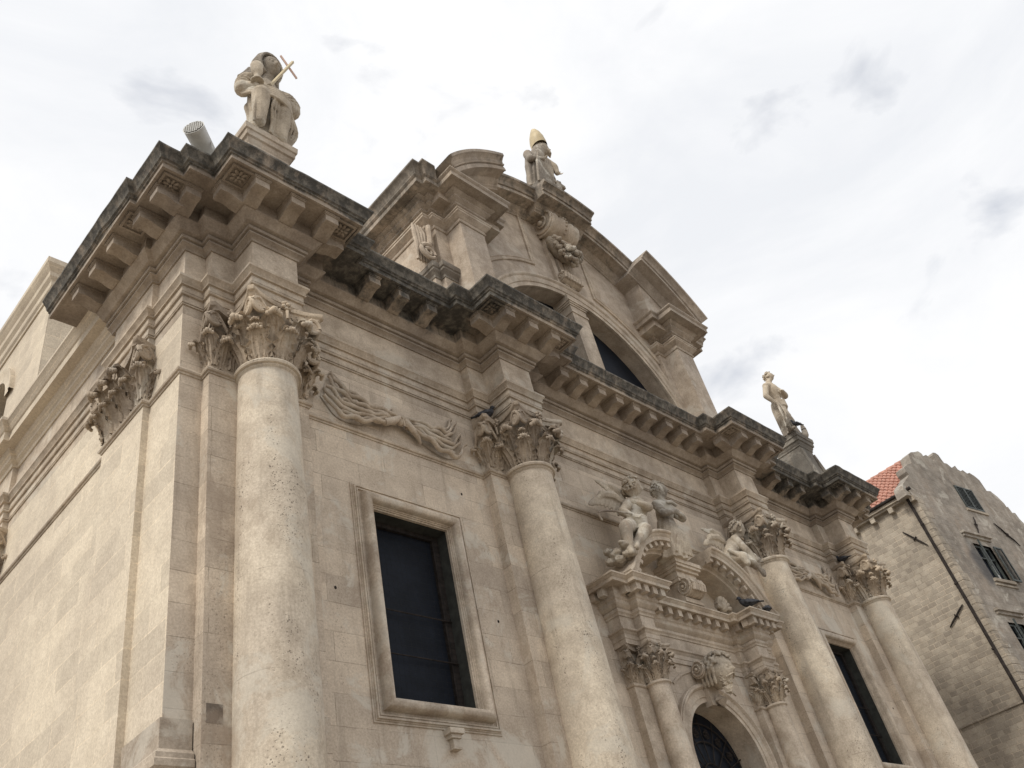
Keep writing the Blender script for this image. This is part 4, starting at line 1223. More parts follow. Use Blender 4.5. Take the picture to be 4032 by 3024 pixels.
def stonebody(name, bm, mat, parent, vox=0.018, smooth=3):
    o = link(name, bm, mat, parent, smooth=True)
    m = o.modifiers.new('remesh', 'REMESH'); m.mode = 'VOXEL'; m.voxel_size = vox; m.use_smooth_shade = True
    m2 = o.modifiers.new('smooth', 'SMOOTH'); m2.iterations = smooth; m2.factor = 0.45
    return o
def wing(bm, root, tip, up, s, n=9, th=0.03):
    root = Vector(root); tip = Vector(tip); up = Vector(up)
    d = tip - root
    tube(bm, [root, root + d * 0.4 + up * 0.25, root + d * 0.8 + up * 0.22, tip + up * 0.02], [0.06 * s, 0.09 * s, 0.07 * s, 0.03 * s], 8)
    for k in range(n):
        t = k / (n - 1)
        b = root + d * (0.12 + 0.80 * t) + up * (0.24 * math.sin(PI * (0.15 + 0.8 * t)))
        e = b + d * (0.18 + 0.24 * t) - up * (0.62 - 0.32 * t)
        nrm = d.cross(up)
        tube(bm, [b, b.lerp(e, 0.35) + up * 0.03, b.lerp(e, 0.75), e], [0.035 * s, 0.055 * s, 0.05 * s, 0.018 * s], 7, 0.45, nrm)
        tube(bm, [b + nrm * 0.06, b.lerp(e, 0.25) + nrm * 0.07, b.lerp(e, 0.45) + nrm * 0.05], [0.035 * s, 0.05 * s, 0.02 * s], 6, 0.5, nrm)

# ---- seated woman with a cross and chalice, on the left pedestal
st1 = empty('statue', (6.07, -0.6, 17.98), 'seated robed stone woman with chalice and thin pale cross on the corner pedestal', 'statue', 'stone figures along the skyline')
T = Vector(st1.location)
def rel(o, *p): return [Vector(q) - Vector(o.location) for q in p]
bm = bmesh.new()
hc_ = Vector((6.10, -0.84, 20.66)) - T; HS1 = 0.66
f, u, r = head(bm, hc_, (0.12, -1, -0.18), (0, 0, 1), HS1)
neck, chest, waist = rel(st1, (6.08, -0.74, 20.22), (6.07, -0.68, 19.92), (6.07, -0.62, 19.40))
chain(bm, [hc_ - Vector((0, 0, 0.15)), neck, chest, waist], [0.14, 0.14, 0.30, 0.30])
sl, el, hl = rel(st1, (5.74, -0.70, 20.02), (5.46, -0.84, 19.32), (5.62, -1.10, 19.16))
sr, er, hr = rel(st1, (6.42, -0.70, 20.02), (6.66, -0.86, 19.50), (6.06, -1.12, 19.30))
chain(bm, [sl, el, hl], [0.15, 0.13, 0.075]); chain(bm, [sr, er, hr], [0.15, 0.13, 0.075]); capsule(bm, sl, sr, 0.16, 0.16)
hand(bm, hl, (0.0, -0.1, 1), 1.5, (0.6, -0.8, 0)); hand(bm, hr, (-0.8, -0.2, 0.15), 1.5, (0, -0.5, -0.8))
stonebody('body', bm, 'statue', st1, 0.015, 1)
bm = bmesh.new()    # hood and veil framing the face
for k in range(34):
    a = math.radians(-60 + k * 300 / 33)
    p = hc_ + r * 0.285 * math.cos(a) + u * (0.03 + 0.345 * math.sin(a))
    tube(bm, [p + f * 0.14, p + f * 0.02 + (p - hc_) * 0.10, p - f * 0.18], [0.03, 0.055, 0.07], 7)
ball(bm, hc_ - f * 0.15 + u * 0.05, 0.30, 3, (0.95, 1.0, 1.12))
for s in (-1, 1):
    for k in range(4): tube(bm, [hc_ + r * s * (0.27 + 0.02 * k) - u * 0.08 - f * (0.02 + 0.07 * k), hc_ + r * s * (0.28 + 0.05 * k) - u * 0.36 - f * (0.02 + 0.07 * k), hc_ + r * s * (0.34 + 0.07 * k) - u * 0.62 - f * (0.02 + 0.06 * k)], [0.05, 0.06, 0.07], 8)
stonebody('veil', bm, 'statue', st1, 0.014, 1)
bm = bmesh.new()
drape(bm, [((0.0, -0.02, 1.95), 0.34, 0.24), ((0.0, -0.06, 1.6), 0.36, 0.28), ((0.0, -0.12, 1.25), 0.40, 0.30), ((-0.02, -0.16, 0.98), 0.46, 0.32), ((0.02, -0.14, 0.70), 0.44, 0.28), ((0.04, -0.06, 0.35), 0.42, 0.26), ((0.04, 0.0, 0.0), 0.42, 0.28)], 9, 0.13, 0.6, seed=4)
kl, fl_, kr, fr_, pl = rel(st1, (5.72, -1.10, 18.92), (5.74, -0.98, 18.10), (6.26, -1.06, 18.98), (6.28, -0.86, 18.06), (6.05, -0.62, 19.05))
chain(bm, [pl, kl, fl_], [0.28, 0.20, 0.13]); chain(bm, [pl, kr, fr_], [0.28, 0.20, 0.16])
for k in range(5):   # bunched sash across the lap
    tube(bm, catmull([Vector((-0.62, -0.20, 1.30 - 0.05 * k)), Vector((-0.45, -0.50, 1.22 - 0.07 * k)), Vector((-0.05, -0.66, 1.16 - 0.075 * k)), Vector((0.35, -0.52, 1.20 - 0.10 * k)), Vector((0.52, -0.1, 1.2 - 0.16 * k))], 5), 0.042, 7)
for k in range(10):  # folds falling from the right knee
    x = -0.16 + 0.085 * k
    tube(bm, catmull([Vector((-0.05 + 0.035 * k, -0.62 + 0.01 * k, 1.0)), Vector((x + 0.02, -0.58 + 0.03 * k, 0.6)), Vector((x * 0.8 + 0.06, -0.42 + 0.03 * k, 0.25)), Vector((x * 0.65 + 0.04, -0.33 + 0.03 * k, 0.0))], 5), 0.036, 7)
for k in range(4):
    tube(bm, catmull([Vector((-0.48 + 0.05 * k, -0.58, 0.95)), Vector((-0.50 + 0.07 * k, -0.5, 0.5)), Vector((-0.46 + 0.06 * k, -0.38, 0.02))], 5), 0.03, 7)
tube(bm, catmull([Vector((0.40, -0.3, 1.0)), Vector((0.54, -0.2, 0.80)), Vector((0.52, -0.1, 0.45)), Vector((0.36, -0.05, 0.0))], 5), [0.08, 0.10, 0.12, 0.13, 0.14, 0.15, 0.15, 0.15, 0.15, 0.14, 0.13, 0.13, 0.12, 0.12, 0.11, 0.11], 9)
for s, A_, B_ in ((-1, sl, el), (1, sr, er)):   # puffed sleeves with ring folds
    for k in range(7):
        c = A_.lerp(B_, 0.1 + 0.15 * k); n_ = (B_ - A_).normalized(); xx, yy, _ = frame_of(n_)
        q = 0.15 + 0.05 * math.sin(PI * k / 6)
        tube(bm, [c + xx * (q * math.cos(t)) + yy * (q * math.sin(t)) + n_ * 0.03 * math.sin(2 * t + k) for t in [2 * PI * j / 14 for j in range(15)]], 0.045, 6)
    ball(bm, B_ + Vector((0, 0.02, -0.04)), 0.19, 2)
stonebody('robe', bm, 'statue', st1, 0.013, 0)
bm = bmesh.new()
lathe(bm, [(0.0, 0.02), (0.10, 0.02), (0.12, 0.0), (0.14, 0.0), (0.14, 0.04), (0.09, 0.10), (0.055, 0.17), (0.075, 0.22), (0.055, 0.27), (0.09, 0.33), (0.125, 0.43), (0.13, 0.55), (0.14, 0.64), (0.10, 0.68), (0.0, 0.69)], seg=24)
ch = link('chalice', bm, 'statue', st1, smooth=True, loc=Vector((5.60, -1.16, 19.20)) - T)
bm = bmesh.new()
c0, c1 = Vector((5.88, -1.16, 19.30)) - T, Vector((6.57, -1.14, 21.06)) - T
tube(bm, [c0, c1], 0.036, 4); autosmooth(link('cross_staff', bm, 'gild', st1), 20)
bm = bmesh.new()
tube(bm, [Vector((6.26, -1.12, 21.03)) - T, Vector((6.65, -1.12, 20.46)) - T], 0.030, 4); autosmooth(link('cross_bar', bm, 'pinkwood', st1), 20)

# ---- bishop with a gilded mitre on the apex
st2 = empty('statue', (16.6, -0.35, 24.2), 'stone bishop with gilded mitre and model town on top of the curved gable', 'statue', 'stone figures along the skyline')
T = Vector(st2.location)
bm = bmesh.new()
box(bm, (-0.60, -0.42, -0.75), (0.75, 0.4, 0.0)); autosmooth(link('base_block', bm, 'uppercorn', st2), 20)
bm = bmesh.new()
hc_ = Vector((16.84, -0.84, 26.50)) - T
f, u, r = head(bm, hc_, (0.8, -0.6, 0.1), (0.1, -0.15, 1), 0.64)
A = rel(st2, (16.68, -0.80, 26.35), (16.62, -0.68, 25.95), (16.52, -0.52, 25.4))
chain(bm, [hc_, A[0], A[1], A[2]], [0.2, 0.22, 0.28, 0.26])
sl, el, hl = rel(st2, (16.25, -0.62, 26.0), (16.1, -0.75, 25.5), (16.45, -1.0, 25.45))
sr, er, hr = rel(st2, (16.90, -0.75, 26.0), (17.05, -0.95, 25.55), (17.08, -0.98, 25.2))
chain(bm, [sl, el, hl], [0.16, 0.13, 0.08]); chain(bm, [sr, er, hr], [0.16, 0.14, 0.09]); hand(bm, hl, (0.5, -0.5, 0.5), 1.2); hand(bm, hr, (0.6, -0.4, -0.3), 1.2)
for k in range(16):
    rq = random.Random(k); tube(bm, [hc_ + f * 0.2 - u * 0.15 + r * rq.uniform(-0.12, 0.12), hc_ + f * 0.24 - u * 0.35 + r * rq.uniform(-0.1, 0.1)], [0.05, 0.03], 6)
stonebody('body', bm, 'statue', st2, 0.018, 2)
bm = bmesh.new()
drape(bm, [((0.06, -0.36, 1.9), 0.26, 0.22), ((0.0, -0.30, 1.5), 0.36, 0.30), ((-0.06, -0.20, 1.0), 0.40, 0.32), ((-0.08, -0.1, 0.4), 0.42, 0.32), ((-0.10, -0.05, 0.0), 0.46, 0.34)], 12, 0.14, 0.4, seed=2)
for k in range(9):
    x = -0.5 + 0.09 * k
    tube(bm, [(x + 0.25, -0.62, 1.6), (x + 0.06, -0.58, 1.0), (x - 0.03, -0.45, 0.0)], [0.04, 0.055, 0.05], 7)
tube(bm, [(-0.34, -0.25, 1.75), (-0.46, -0.2, 1.1), (-0.50, -0.1, 0.1)], [0.10, 0.12, 0.11], 8)
stonebody('robe', bm, 'statue', st2, 0.02, 2)
bm = bmesh.new()
mc = hc_ + u * 0.14
pr = [(0.31, 0.0), (0.33, 0.12), (0.345, 0.32), (0.31, 0.54), (0.22, 0.74), (0.09, 0.90), (0.0, 0.96)]
for sgn in (-1, 1):
    rows = []
    for rad_, h_ in pr:
        rows.append([bm.verts.new(mc + u * h_ + (r * math.cos(t) + f * sgn * (0.9 * math.sin(t)) * (1 - 0.5 * h_)) * rad_) for t in [PI * k / 12 for k in range(13)]])
    for a_, b_ in zip(rows, rows[1:]):
        for k in range(12):
            try: bm.faces.new((a_[k], a_[k + 1], b_[k + 1], b_[k]))
            except ValueError: pass
link('mitre', bm, 'gild', st2, smooth=True)
bm = bmesh.new()
box(bm, (0.36, -0.50, 0.62), (0.92, -0.14, 0.76)); rq = random.Random(5)
for k in range(12): 
    x = 0.38 + 0.044 * k; h_ = rq.uniform(0.12, 0.50 - 0.022 * k); box(bm, (x, -0.46 + 0.02 * (k % 3), 0.75), (x + 0.04, -0.16, 0.75 + h_))
tube(bm, [(0.25, -0.36, 0.05), (0.48, -0.33, 0.4), (0.68, -0.32, 0.66)], [0.2, 0.22, 0.18], 9)
stonebody('model_town', bm, 'statue', st2, 0.02, 1)

# ---- standing draped figure on the right pedestal
st3 = empty('statue', (27.35, -0.62, 17.98), 'standing half-draped stone figure with a curved horn at its feet, on the flared pedestal', 'statue', 'stone figures along the skyline')
T = Vector(st3.location)
bm = bmesh.new()
J = dict(head=(27.00, -0.93, 20.45), neck=(26.86, -0.88, 20.15), chest=(26.90, -0.85, 19.85), waist=(26.98, -0.80, 19.45), hip=(27.08, -0.74, 19.15), hl=(26.92, -0.74, 19.1), kl=(26.90, -0.88, 18.6), al=(26.88, -0.78, 18.05), hr=(27.26, -0.70, 19.1), kr=(27.42, -0.80, 18.6), ar=(27.50, -0.68, 18.05),
         sl=(26.62, -0.82, 19.93), el=(26.42, -0.72, 19.45), wl=(26.60, -0.88, 19.05), sr=(27.18, -0.86, 20.0), er=(27.46, -1.0, 19.68), wr=(27.02, -1.15, 19.62))
J = {k: Vector(v) - T for k, v in J.items()}
f, u, r = head(bm, J['head'], (0.45, -1, 0.1), (0.1, 0, 1), 0.42)
chain(bm, [J['head'] - u * 0.1, J['neck'], J['chest'], J['waist'], J['hip']], [0.10, 0.10, 0.24, 0.19, 0.22])
chain(bm, [J['hl'], J['kl'], J['al']], [0.18, 0.13, 0.08]); chain(bm, [J['hr'], J['kr'], J['ar']], [0.18, 0.13, 0.08])
chain(bm, [J['sl'], J['el'], J['wl']], [0.12, 0.10, 0.06]); chain(bm, [J['sr'], J['er'], J['wr']], [0.14, 0.13, 0.07])
capsule(bm, J['sl'], J['sr'], 0.14, 0.15)
hand(bm, J['wl'], (0.1, -0.3, -1), 1.1); hand(bm, J['wr'], (-1, -0.1, 0), 1.1, (0, 0.6, -0.8))
for a in ('al', 'ar'): capsule(bm, J[a], J[a] + Vector((0.03, -0.2, -0.03)), 0.07, 0.05)
stonebody('body', bm, 'statue', st3, 0.016, 3)
bm = bmesh.new(); hair(bm, J['head'], f, u, r, 0.42, 5, -0.9, 120, 0.13, 0.15)
for k in range(10): tube(bm, [J['head'] - f * 0.12 + r * (0.02 * k - 0.15) - u * 0.1, J['neck'] + r * (0.02 * k - 0.2) - u * 0.1 - f * 0.1, J['sl'] + Vector((-0.03 + 0.015 * k, -0.02, -0.12))], [0.05, 0.05, 0.03], 6)
stonebody('hair', bm, 'statue', st3, 0.016, 1)
bm = bmesh.new()
drape(bm, [(J['hip'] + Vector((0, 0, 0.18)), 0.27, 0.23), (J['hip'] + Vector((0, 0.02, -0.05)), 0.30, 0.26), (J['hip'] + Vector((0.0, 0.04, -0.5)), 0.30, 0.24), ((0.0, 0.0, 0.25), 0.36, 0.26), ((0.02, 0.0, 0.0), 0.42, 0.28)], 8, 0.15, 1.2, seed=8)
for k in range(5): tube(bm, catmull([J['hip'] + Vector((-0.30, -0.05, 0.20 - 0.05 * k)), J['hip'] + Vector((0.0, -0.28, 0.16 - 0.06 * k)), J['hip'] + Vector((0.3, -0.06, 0.22 - 0.07 * k))], 5), 0.045, 7)
for k in range(6): tube(bm, catmull([J['hip'] + Vector((-0.28, -0.1, 0.1)), J['kl'] + Vector((-0.20 + 0.06 * k, -0.12, 0)), J['al'] + Vector((-0.24 + 0.1 * k, -0.02, -0.0))], 5), 0.045, 7)
stonebody('drapery', bm, 'statue', st3, 0.018, 2)
bm = bmesh.new(); tube(bm, [J['wl'] + Vector((-0.02, -0.05, 0.0)), Vector((-0.62, -0.28, 0.0))], 0.035, 8); tube(bm, [J['wl'] + Vector((-0.10, -0.05, -0.2)), Vector((-0.72, -0.28, 0.0))], 0.03, 8)
link('double_staff', bm, 'statue', st3, smooth=True)
bm = bmesh.new(); tube(bm, catmull([Vector((0.28, -0.1, 0.02)), Vector((0.55, -0.2, 0.10)), Vector((0.80, -0.2, 0.42)), Vector((0.84, -0.2, 0.85))], 6), [0.16, 0.16, 0.155, 0.15, 0.15, 0.14, 0.14, 0.14, 0.13, 0.13, 0.12, 0.11, 0.11, 0.1, 0.09, 0.07, 0.05, 0.03, 0.008], 9)
link('curved_horn', bm, 'statue', st3, smooth=True)

# ---- left winged putto seated on the broken pediment
pt = empty('putto', (15.0, -0.7, 10.6), 'curly-haired winged stone putto holding a bow, seated on the left pediment half', 'statue')
T = Vector(pt.location)
J = dict(head=(15.36, -.80, 12.02), neck=(15.44, -.72, 11.80), chest=(15.42, -.68, 11.56), belly=(15.30, -.66, 11.25), hip=(15.04, -.66, 10.96), hA=(14.82, -.72, 10.88), kA=(14.26, -.98, 10.56), aA=(14.20, -.96, 10.03), tA=(14.10, -1.04, 9.88),
         hB=(15.20, -.72, 10.93), kB=(14.92, -1.04, 10.64), aB=(14.44, -.98, 10.20), tB=(14.32, -1.06, 10.04), sA=(15.16, -.70, 11.60), eA=(14.72, -.74, 11.22), wA=(14.78, -.92, 11.02), sB=(15.66, -.72, 11.62), eB=(15.42, -1.0, 11.38), wB=(14.98, -1.05, 11.34))
J = {k: Vector(v) - T for k, v in J.items()}
bm = bmesh.new()
f, u, r = head(bm, J['head'], (0.75, -0.7, -0.1), (0.05, -0.1, 1), 0.50)
chain(bm, [J['head'] - u * 0.1, J['neck'], J['chest'], J['belly'], J['hip']], [0.11, 0.13, 0.25, 0.24, 0.26])
chain(bm, [J['hA'], J['kA'], J['aA'], J['tA']], [0.19, 0.145, 0.085, 0.06]); chain(bm, [J['hB'], J['kB'], J['aB'], J['tB']], [0.19, 0.145, 0.085, 0.06])
chain(bm, [J['sA'], J['eA'], J['wA']], [0.12, 0.10, 0.065]); chain(bm, [J['sB'], J['eB'], J['wB']], [0.12, 0.105, 0.065]); capsule(bm, J['sA'], J['sB'], 0.13, 0.13)
hand(bm, J['wA'], (0.5, -0.6, -0.3), 1.2); hand(bm, J['wB'], (-1, 0, -0.05), 1.2, (0, 0.7, 0.6))
stonebody('body', bm, 'statue', pt, 0.014, 2)
bm = bmesh.new(); hair(bm, J['head'], f, u, r, 0.50, 9, -0.5, 130, 0.12, 0.2); stonebody('hair', bm, 'statue', pt, 0.013, 1)
bm = bmesh.new()
for k in range(7): tube(bm, catmull([J['hip'] + Vector((-0.26, 0, 0.1 - 0.03 * k)), J['hA'] + Vector((0.02 + 0.04 * k, -0.26, 0.12 - 0.06 * k)), J['hB'] + Vector((-0.05 * k * 0.3, -0.24, 0.14 - 0.05 * k)), J['hip'] + Vector((0.32, 0.0, 0.2 - 0.07 * k))], 5), 0.045, 7)
for k in range(5): tube(bm, [J['hA'] + Vector((-0.2, 0.05, 0)), J['hA'] + Vector((-0.34 + 0.05 * k, 0.0, -0.4)), J['hA'] + Vector((-0.45 + 0.09 * k, -0.1, -0.85))], [0.07, 0.07, 0.05], 7)
rq = random.Random(77)
for _ in range(26): ball(bm, (-0.78 + rq.uniform(-0.2, 0.25), rq.uniform(-0.25, 0.2), -0.60 + rq.uniform(-0.16, 0.2)), rq.uniform(0.06, 0.14), 1, (1.3, 1, 0.8))
tube(bm, [Vector((-0.6, 0.15, -0.45)), Vector((-0.1, 0.15, -0.1)), Vector((0.15, 0.1, 0.1))], [0.16, 0.18, 0.2], 9)
stonebody('loincloth', bm, 'statue', pt, 0.016, 1)
for rt_, tp, up_ in (((15.15, -.55, 11.65), (14.25, -.50, 11.55), (0.1, 0, 0.7)), ((15.3, -.5, 11.7), (14.95, -.35, 12.25), (0.5, 0, 0.35))):
    bm = bmesh.new(); wing(bm, Vector(rt_) - T, Vector(tp) - T, up_, 1.5, 8); stonebody('wing', bm, 'statue', pt, 0.014, 1)
bm = bmesh.new(); tube(bm, catmull([Vector((13.62, -.9, 10.60)) - T, Vector((13.56, -.9, 10.76)) - T, Vector((13.72, -.9, 10.86)) - T, Vector((14.15, -.9, 10.98)) - T, Vector((14.72, -.95, 11.04)) - T], 5), 0.022, 7); link('bow', bm, 'brownst', pt, smooth=True)

# ---- half-draped woman on the centre pedestal
wm = empty('woman_figure', (16.62, -0.45, 10.5), 'draped stone woman with crossed arms between the two halves of the portal pediment', 'statue')
T = Vector(wm.location)
J = dict(head=(16.74, -.66, 12.42), neck=(16.74, -.62, 12.18), chest=(16.76, -.60, 11.92), waist=(16.70, -.56, 11.55), hip=(16.66, -.54, 11.25), sL=(16.50, -.60, 12.0), eL=(16.38, -.78, 11.62), wL=(16.68, -.92, 11.68), sR=(17.04, -.60, 12.0), eR=(17.12, -.80, 11.65), wR=(16.80, -.94, 11.62))
J = {k: Vector(v) - T for k, v in J.items()}
bm = bmesh.new()
f, u, r = head(bm, J['head'], (0.6, -0.8, 0), (0, 0, 1), 0.44)
chain(bm, [J['head'] - u * 0.1, J['neck'], J['chest'], J['waist'], J['hip']], [0.09, 0.10, 0.22, 0.18, 0.22])
chain(bm, [J['sL'], J['eL'], J['wL']], [0.12, 0.09, 0.06]); chain(bm, [J['sR'], J['eR'], J['wR']], [0.12, 0.09, 0.06]); capsule(bm, J['sL'], J['sR'], 0.13, 0.13)
hand(bm, J['wL'], (1, -0.1, 0.1), 1.1, (0, 0.7, 0.5)); hand(bm, J['wR'], (-1, -0.1, 0.1), 1.1, (0, 0.7, 0.5))
stonebody('body', bm, 'statue', wm, 0.014, 2)
bm = bmesh.new(); hair(bm, J['head'], f, u, r, 0.44, 12, -0.2, 110, 0.12, 0.3); ball(bm, J['head'] + u * 0.24 - f * 0.06, 0.1, 2); stonebody('hair', bm, 'statue', wm, 0.013, 1)
bm = bmesh.new()
drape(bm, [(J['waist'] + Vector((0, 0, 0.08)), 0.22, 0.19), (J['hip'], 0.30, 0.26), ((-0.05, -0.05, 0.4), 0.36, 0.28), ((-0.08, -0.02, 0.0), 0.42, 0.30)], 10, 0.14, 0.8, seed=11)
for k in range(7): tube(bm, catmull([J['waist'] + Vector((0.2, -0.05, 0.0)), J['hip'] + Vector((0.28 - 0.05 * k, -0.26, -0.1)), Vector((0.35 - 0.1 * k, -0.3, 0.1))], 5), 0.04, 7)
stonebody('drapery', bm, 'statue', wm, 0.016, 1)
bm = bmesh.new()
for k in range(14):
    t = k / 13; ball(bm, J['chest'] + Vector((-0.16 + 0.34 * t, -0.24, 0.04 + 0.05 * math.sin(3 * t))), 0.05, 1)
stonebody('bodice_frill', bm, 'statue', wm, 0.014, 1)

# ---- right winged putto on the other half
pr_ = empty('putto', (19.2, -0.7, 10.9), 'winged stone putto leaning an arm down over the right pediment half', 'statue')
T = Vector(pr_.location)
J = dict(head=(19.62, -.84, 11.98), neck=(19.52, -.76, 11.76), chest=(19.40, -.68, 11.55), hip=(19.10, -.60, 11.15), sR=(19.30, -.82, 11.62), eR=(19.32, -.98, 11.24), wR=(19.50, -1.06, 10.92), sL=(19.62, -.62, 11.60), eL=(19.85, -.8, 11.3), wL=(19.8, -.98, 11.05),
         kA=(19.40, -.92, 11.02), aA=(19.46, -.98, 10.78), kB=(19.10, -.94, 11.0), aB=(19.12, -.98, 10.80))
J = {k: Vector(v) - T for k, v in J.items()}
bm = bmesh.new()
f, u, r = head(bm, J['head'], (0.85, -0.5, 0.0), (-0.1, -0.1, 1), 0.46)
chain(bm, [J['head'] - u * 0.1, J['neck'], J['chest'], J['hip']], [0.10, 0.10, 0.21, 0.21])
chain(bm, [J['sR'], J['eR'], J['wR']], [0.11, 0.09, 0.06]); chain(bm, [J['sL'], J['eL'], J['wL']], [0.11, 0.09, 0.06]); capsule(bm, J['sL'], J['sR'], 0.12, 0.12)
chain(bm, [J['hip'], J['kA'], J['aA']], [0.18, 0.13, 0.08]); chain(bm, [J['hip'], J['kB'], J['aB']], [0.18, 0.13, 0.08])
hand(bm, J['wR'], (0.4, -0.1, -0.9), 0.95); hand(bm, J['wL'], (0, -0.4, -0.9), 0.95)
stonebody('body', bm, 'statue', pr_, 0.014, 2)
bm = bmesh.new(); hair(bm, J['head'], f, u, r, 0.46, 21, -0.5, 120, 0.12, 0.2); stonebody('hair', bm, 'statue', pr_, 0.013, 1)
for rt_, tp, up_ in (((19.2, -.55, 11.6), (18.50, -.50, 11.55), (0.0, 0, 0.55)), ((19.3, -.5, 11.7), (18.95, -.35, 12.05), (0.3, 0, 0.3))):
    bm = bmesh.new(); wing(bm, Vector(rt_) - T, Vector(tp) - T, up_, 1.35, 7); stonebody('wing', bm, 'statue', pr_, 0.014, 1)
bm = bmesh.new()
for k in range(8): tube(bm, catmull([J['hip'] + Vector((-0.25 + 0.06 * k, -0.15, 0.1)), J['hip'] + Vector((0.0 + 0.07 * k, -0.36, -0.22)), J['kA'] + Vector((0.0 + 0.03 * k, -0.12, -0.15 - 0.05 * k)), J['aA'] + Vector((0.06 + 0.02 * k, -0.06, -0.1))], 5), 0.05, 7)
stonebody('drapery', bm, 'statue', pr_, 0.016, 1)
# ---------------------------------------------------------------- bearded keystone head over the door
kh = empty('keystone_head'); kh.parent = portal
bm = bmesh.new()
KC = Vector((16.84, -0.47, 7.92)); HS = 0.74
f, u, r = head(bm, KC, (0.0, -1, -0.08), (0, -0.12, 1), HS)
capsule(bm, KC + Vector((0, 0.1, 0.02)), KC + Vector((0, 0.42, 0.05)), 0.24, 0.26)
stonebody('face', bm, 'statue', kh, 0.012, 1)
bm = bmesh.new(); rq = random.Random(4)
for k in range(110):
    t = rq.random(); wd = 0.20 * (1 - 0.65 * t)
    x = rq.uniform(-wd, wd)
    p = KC + r * x + f * (0.22 - 0.10 * t - abs(x) * 0.7 + rq.uniform(-0.03, 0.03)) - u * (0.20 - abs(x) * 0.45 + 0.30 * t)
    tw = Vector((rq.uniform(-1, 1), rq.uniform(-0.4, 0.4), rq.uniform(-1, 0.3))).normalized() * 0.04
    tube(bm, [p - tw, p + f * 0.02, p + tw], [0.014, 0.028, 0.012], 6)
for s in (-1, 1): tube(bm, catmull([KC + f * 0.33 - u * 0.125 + r * s * 0.01, KC + f * 0.29 - u * 0.16 + r * s * 0.07, KC + f * 0.20 - u * 0.20 + r * s * 0.13], 4), 0.022, 6)
stonebody('beard', bm, 'statue', kh, 0.012, 0)
bm = bmesh.new()
hair(bm, KC, f, u, r, HS, 31, 0.05, 90, 0.13, 0.35)
for s in (-1, 1):
    for k in range(4): tube(bm, catmull([KC + r * s * 0.18 + u * 0.30 - f * (0.10 * k - 0.08), KC + r * s * (0.27 + 0.02 * (k % 2)) + u * 0.08 - f * (0.10 * k - 0.04), KC + r * s * 0.25 - u * 0.12 - f * (0.10 * k), KC + r * s * 0.22 - u * 0.30 - f * (0.09 * k + 0.02)], 5), [0.03, 0.035, 0.04, 0.045, 0.04, 0.035, 0.04, 0.048, 0.045, 0.038, 0.034, 0.04, 0.045, 0.04, 0.03, 0.015], 6)
stonebody('hair', bm, 'statue', kh, 0.013, 1)
bm = bmesh.new()
console(bm, MX, 8.03, 0.18, 0.36, -0.19)
A = [(-0.26, -0.17, 8.1), (0.26, -0.17, 8.1), (0.19, -0.17, 7.30), (-0.19, -0.17, 7.30)]
fr = [bm.verts.new((MX + x, y, z)) for x, y, z in A]; bk = [bm.verts.new((MX + x, 0.0, z)) for x, y, z in A]
bm.faces.new(fr)
for i in range(4): bm.faces.new((fr[i], fr[(i + 1) % 4], bk[(i + 1) % 4], bk[i]))
tube(bm, [(MX, -0.22, 7.44), (MX + 0.02, -0.30, 7.36), (MX, -0.24, 7.24)], [0.10, 0.12, 0.08], 8)
autosmooth(link('console', bm, 'plainst', kh), 35)

# ---------------------------------------------------------------- floodlight
fl = empty('floodlight', (4.52, -1.0, 15.56), 'white cylindrical floodlight with a wire grille clamped above the left cornice corner', 'floodlight')
d = Vector((-0.62, -0.62, 0.18)).normalized()
d = Vector((-0.75, -0.55, 0.10)).normalized()
x_, y_, z_ = frame_of(d)
bm = bmesh.new(); c = Vector((-0.10, -0.14, 0.46))
tube(bm, [c - d * 0.26, c - d * 0.22, c + d * 0.30, c + d * 0.32], [0.12, 0.175, 0.19, 0.20], 28); autosmooth(link('housing', bm, 'white', fl), 35)
bm = bmesh.new(); tube(bm, [c + d * 0.322, c + d * 0.326], [0.18, 0.18], 28); link('lens', bm, 'iron', fl)
bm = bmesh.new()
for k in range(-4, 5):
    h = math.sqrt(max(0, 0.182 ** 2 - (k * 0.04) ** 2))
    for a, b in ((x_, y_), (y_, x_)): tube(bm, [c + d * 0.334 + a * k * 0.04 - b * h, c + d * 0.334 + a * k * 0.04 + b * h], 0.006, 5)
link('grille', bm, 'white', fl)
bm = bmesh.new()
for s in (-1, 1): tube(bm, [c + x_ * s * 0.17, c + x_ * s * 0.19 - d * 0.05 + Vector((0, 0, -0.2)), Vector((0.03, 0.02, 0.0)) + x_ * s * 0.1], 0.018, 6)
box(bm, (0.08, 0.0, 0.12), (0.30, 0.22, 0.46)); box(bm, (-0.14, -0.1, 0.0), (0.2, 0.2, 0.03))
link('bracket', bm, 'white', fl)

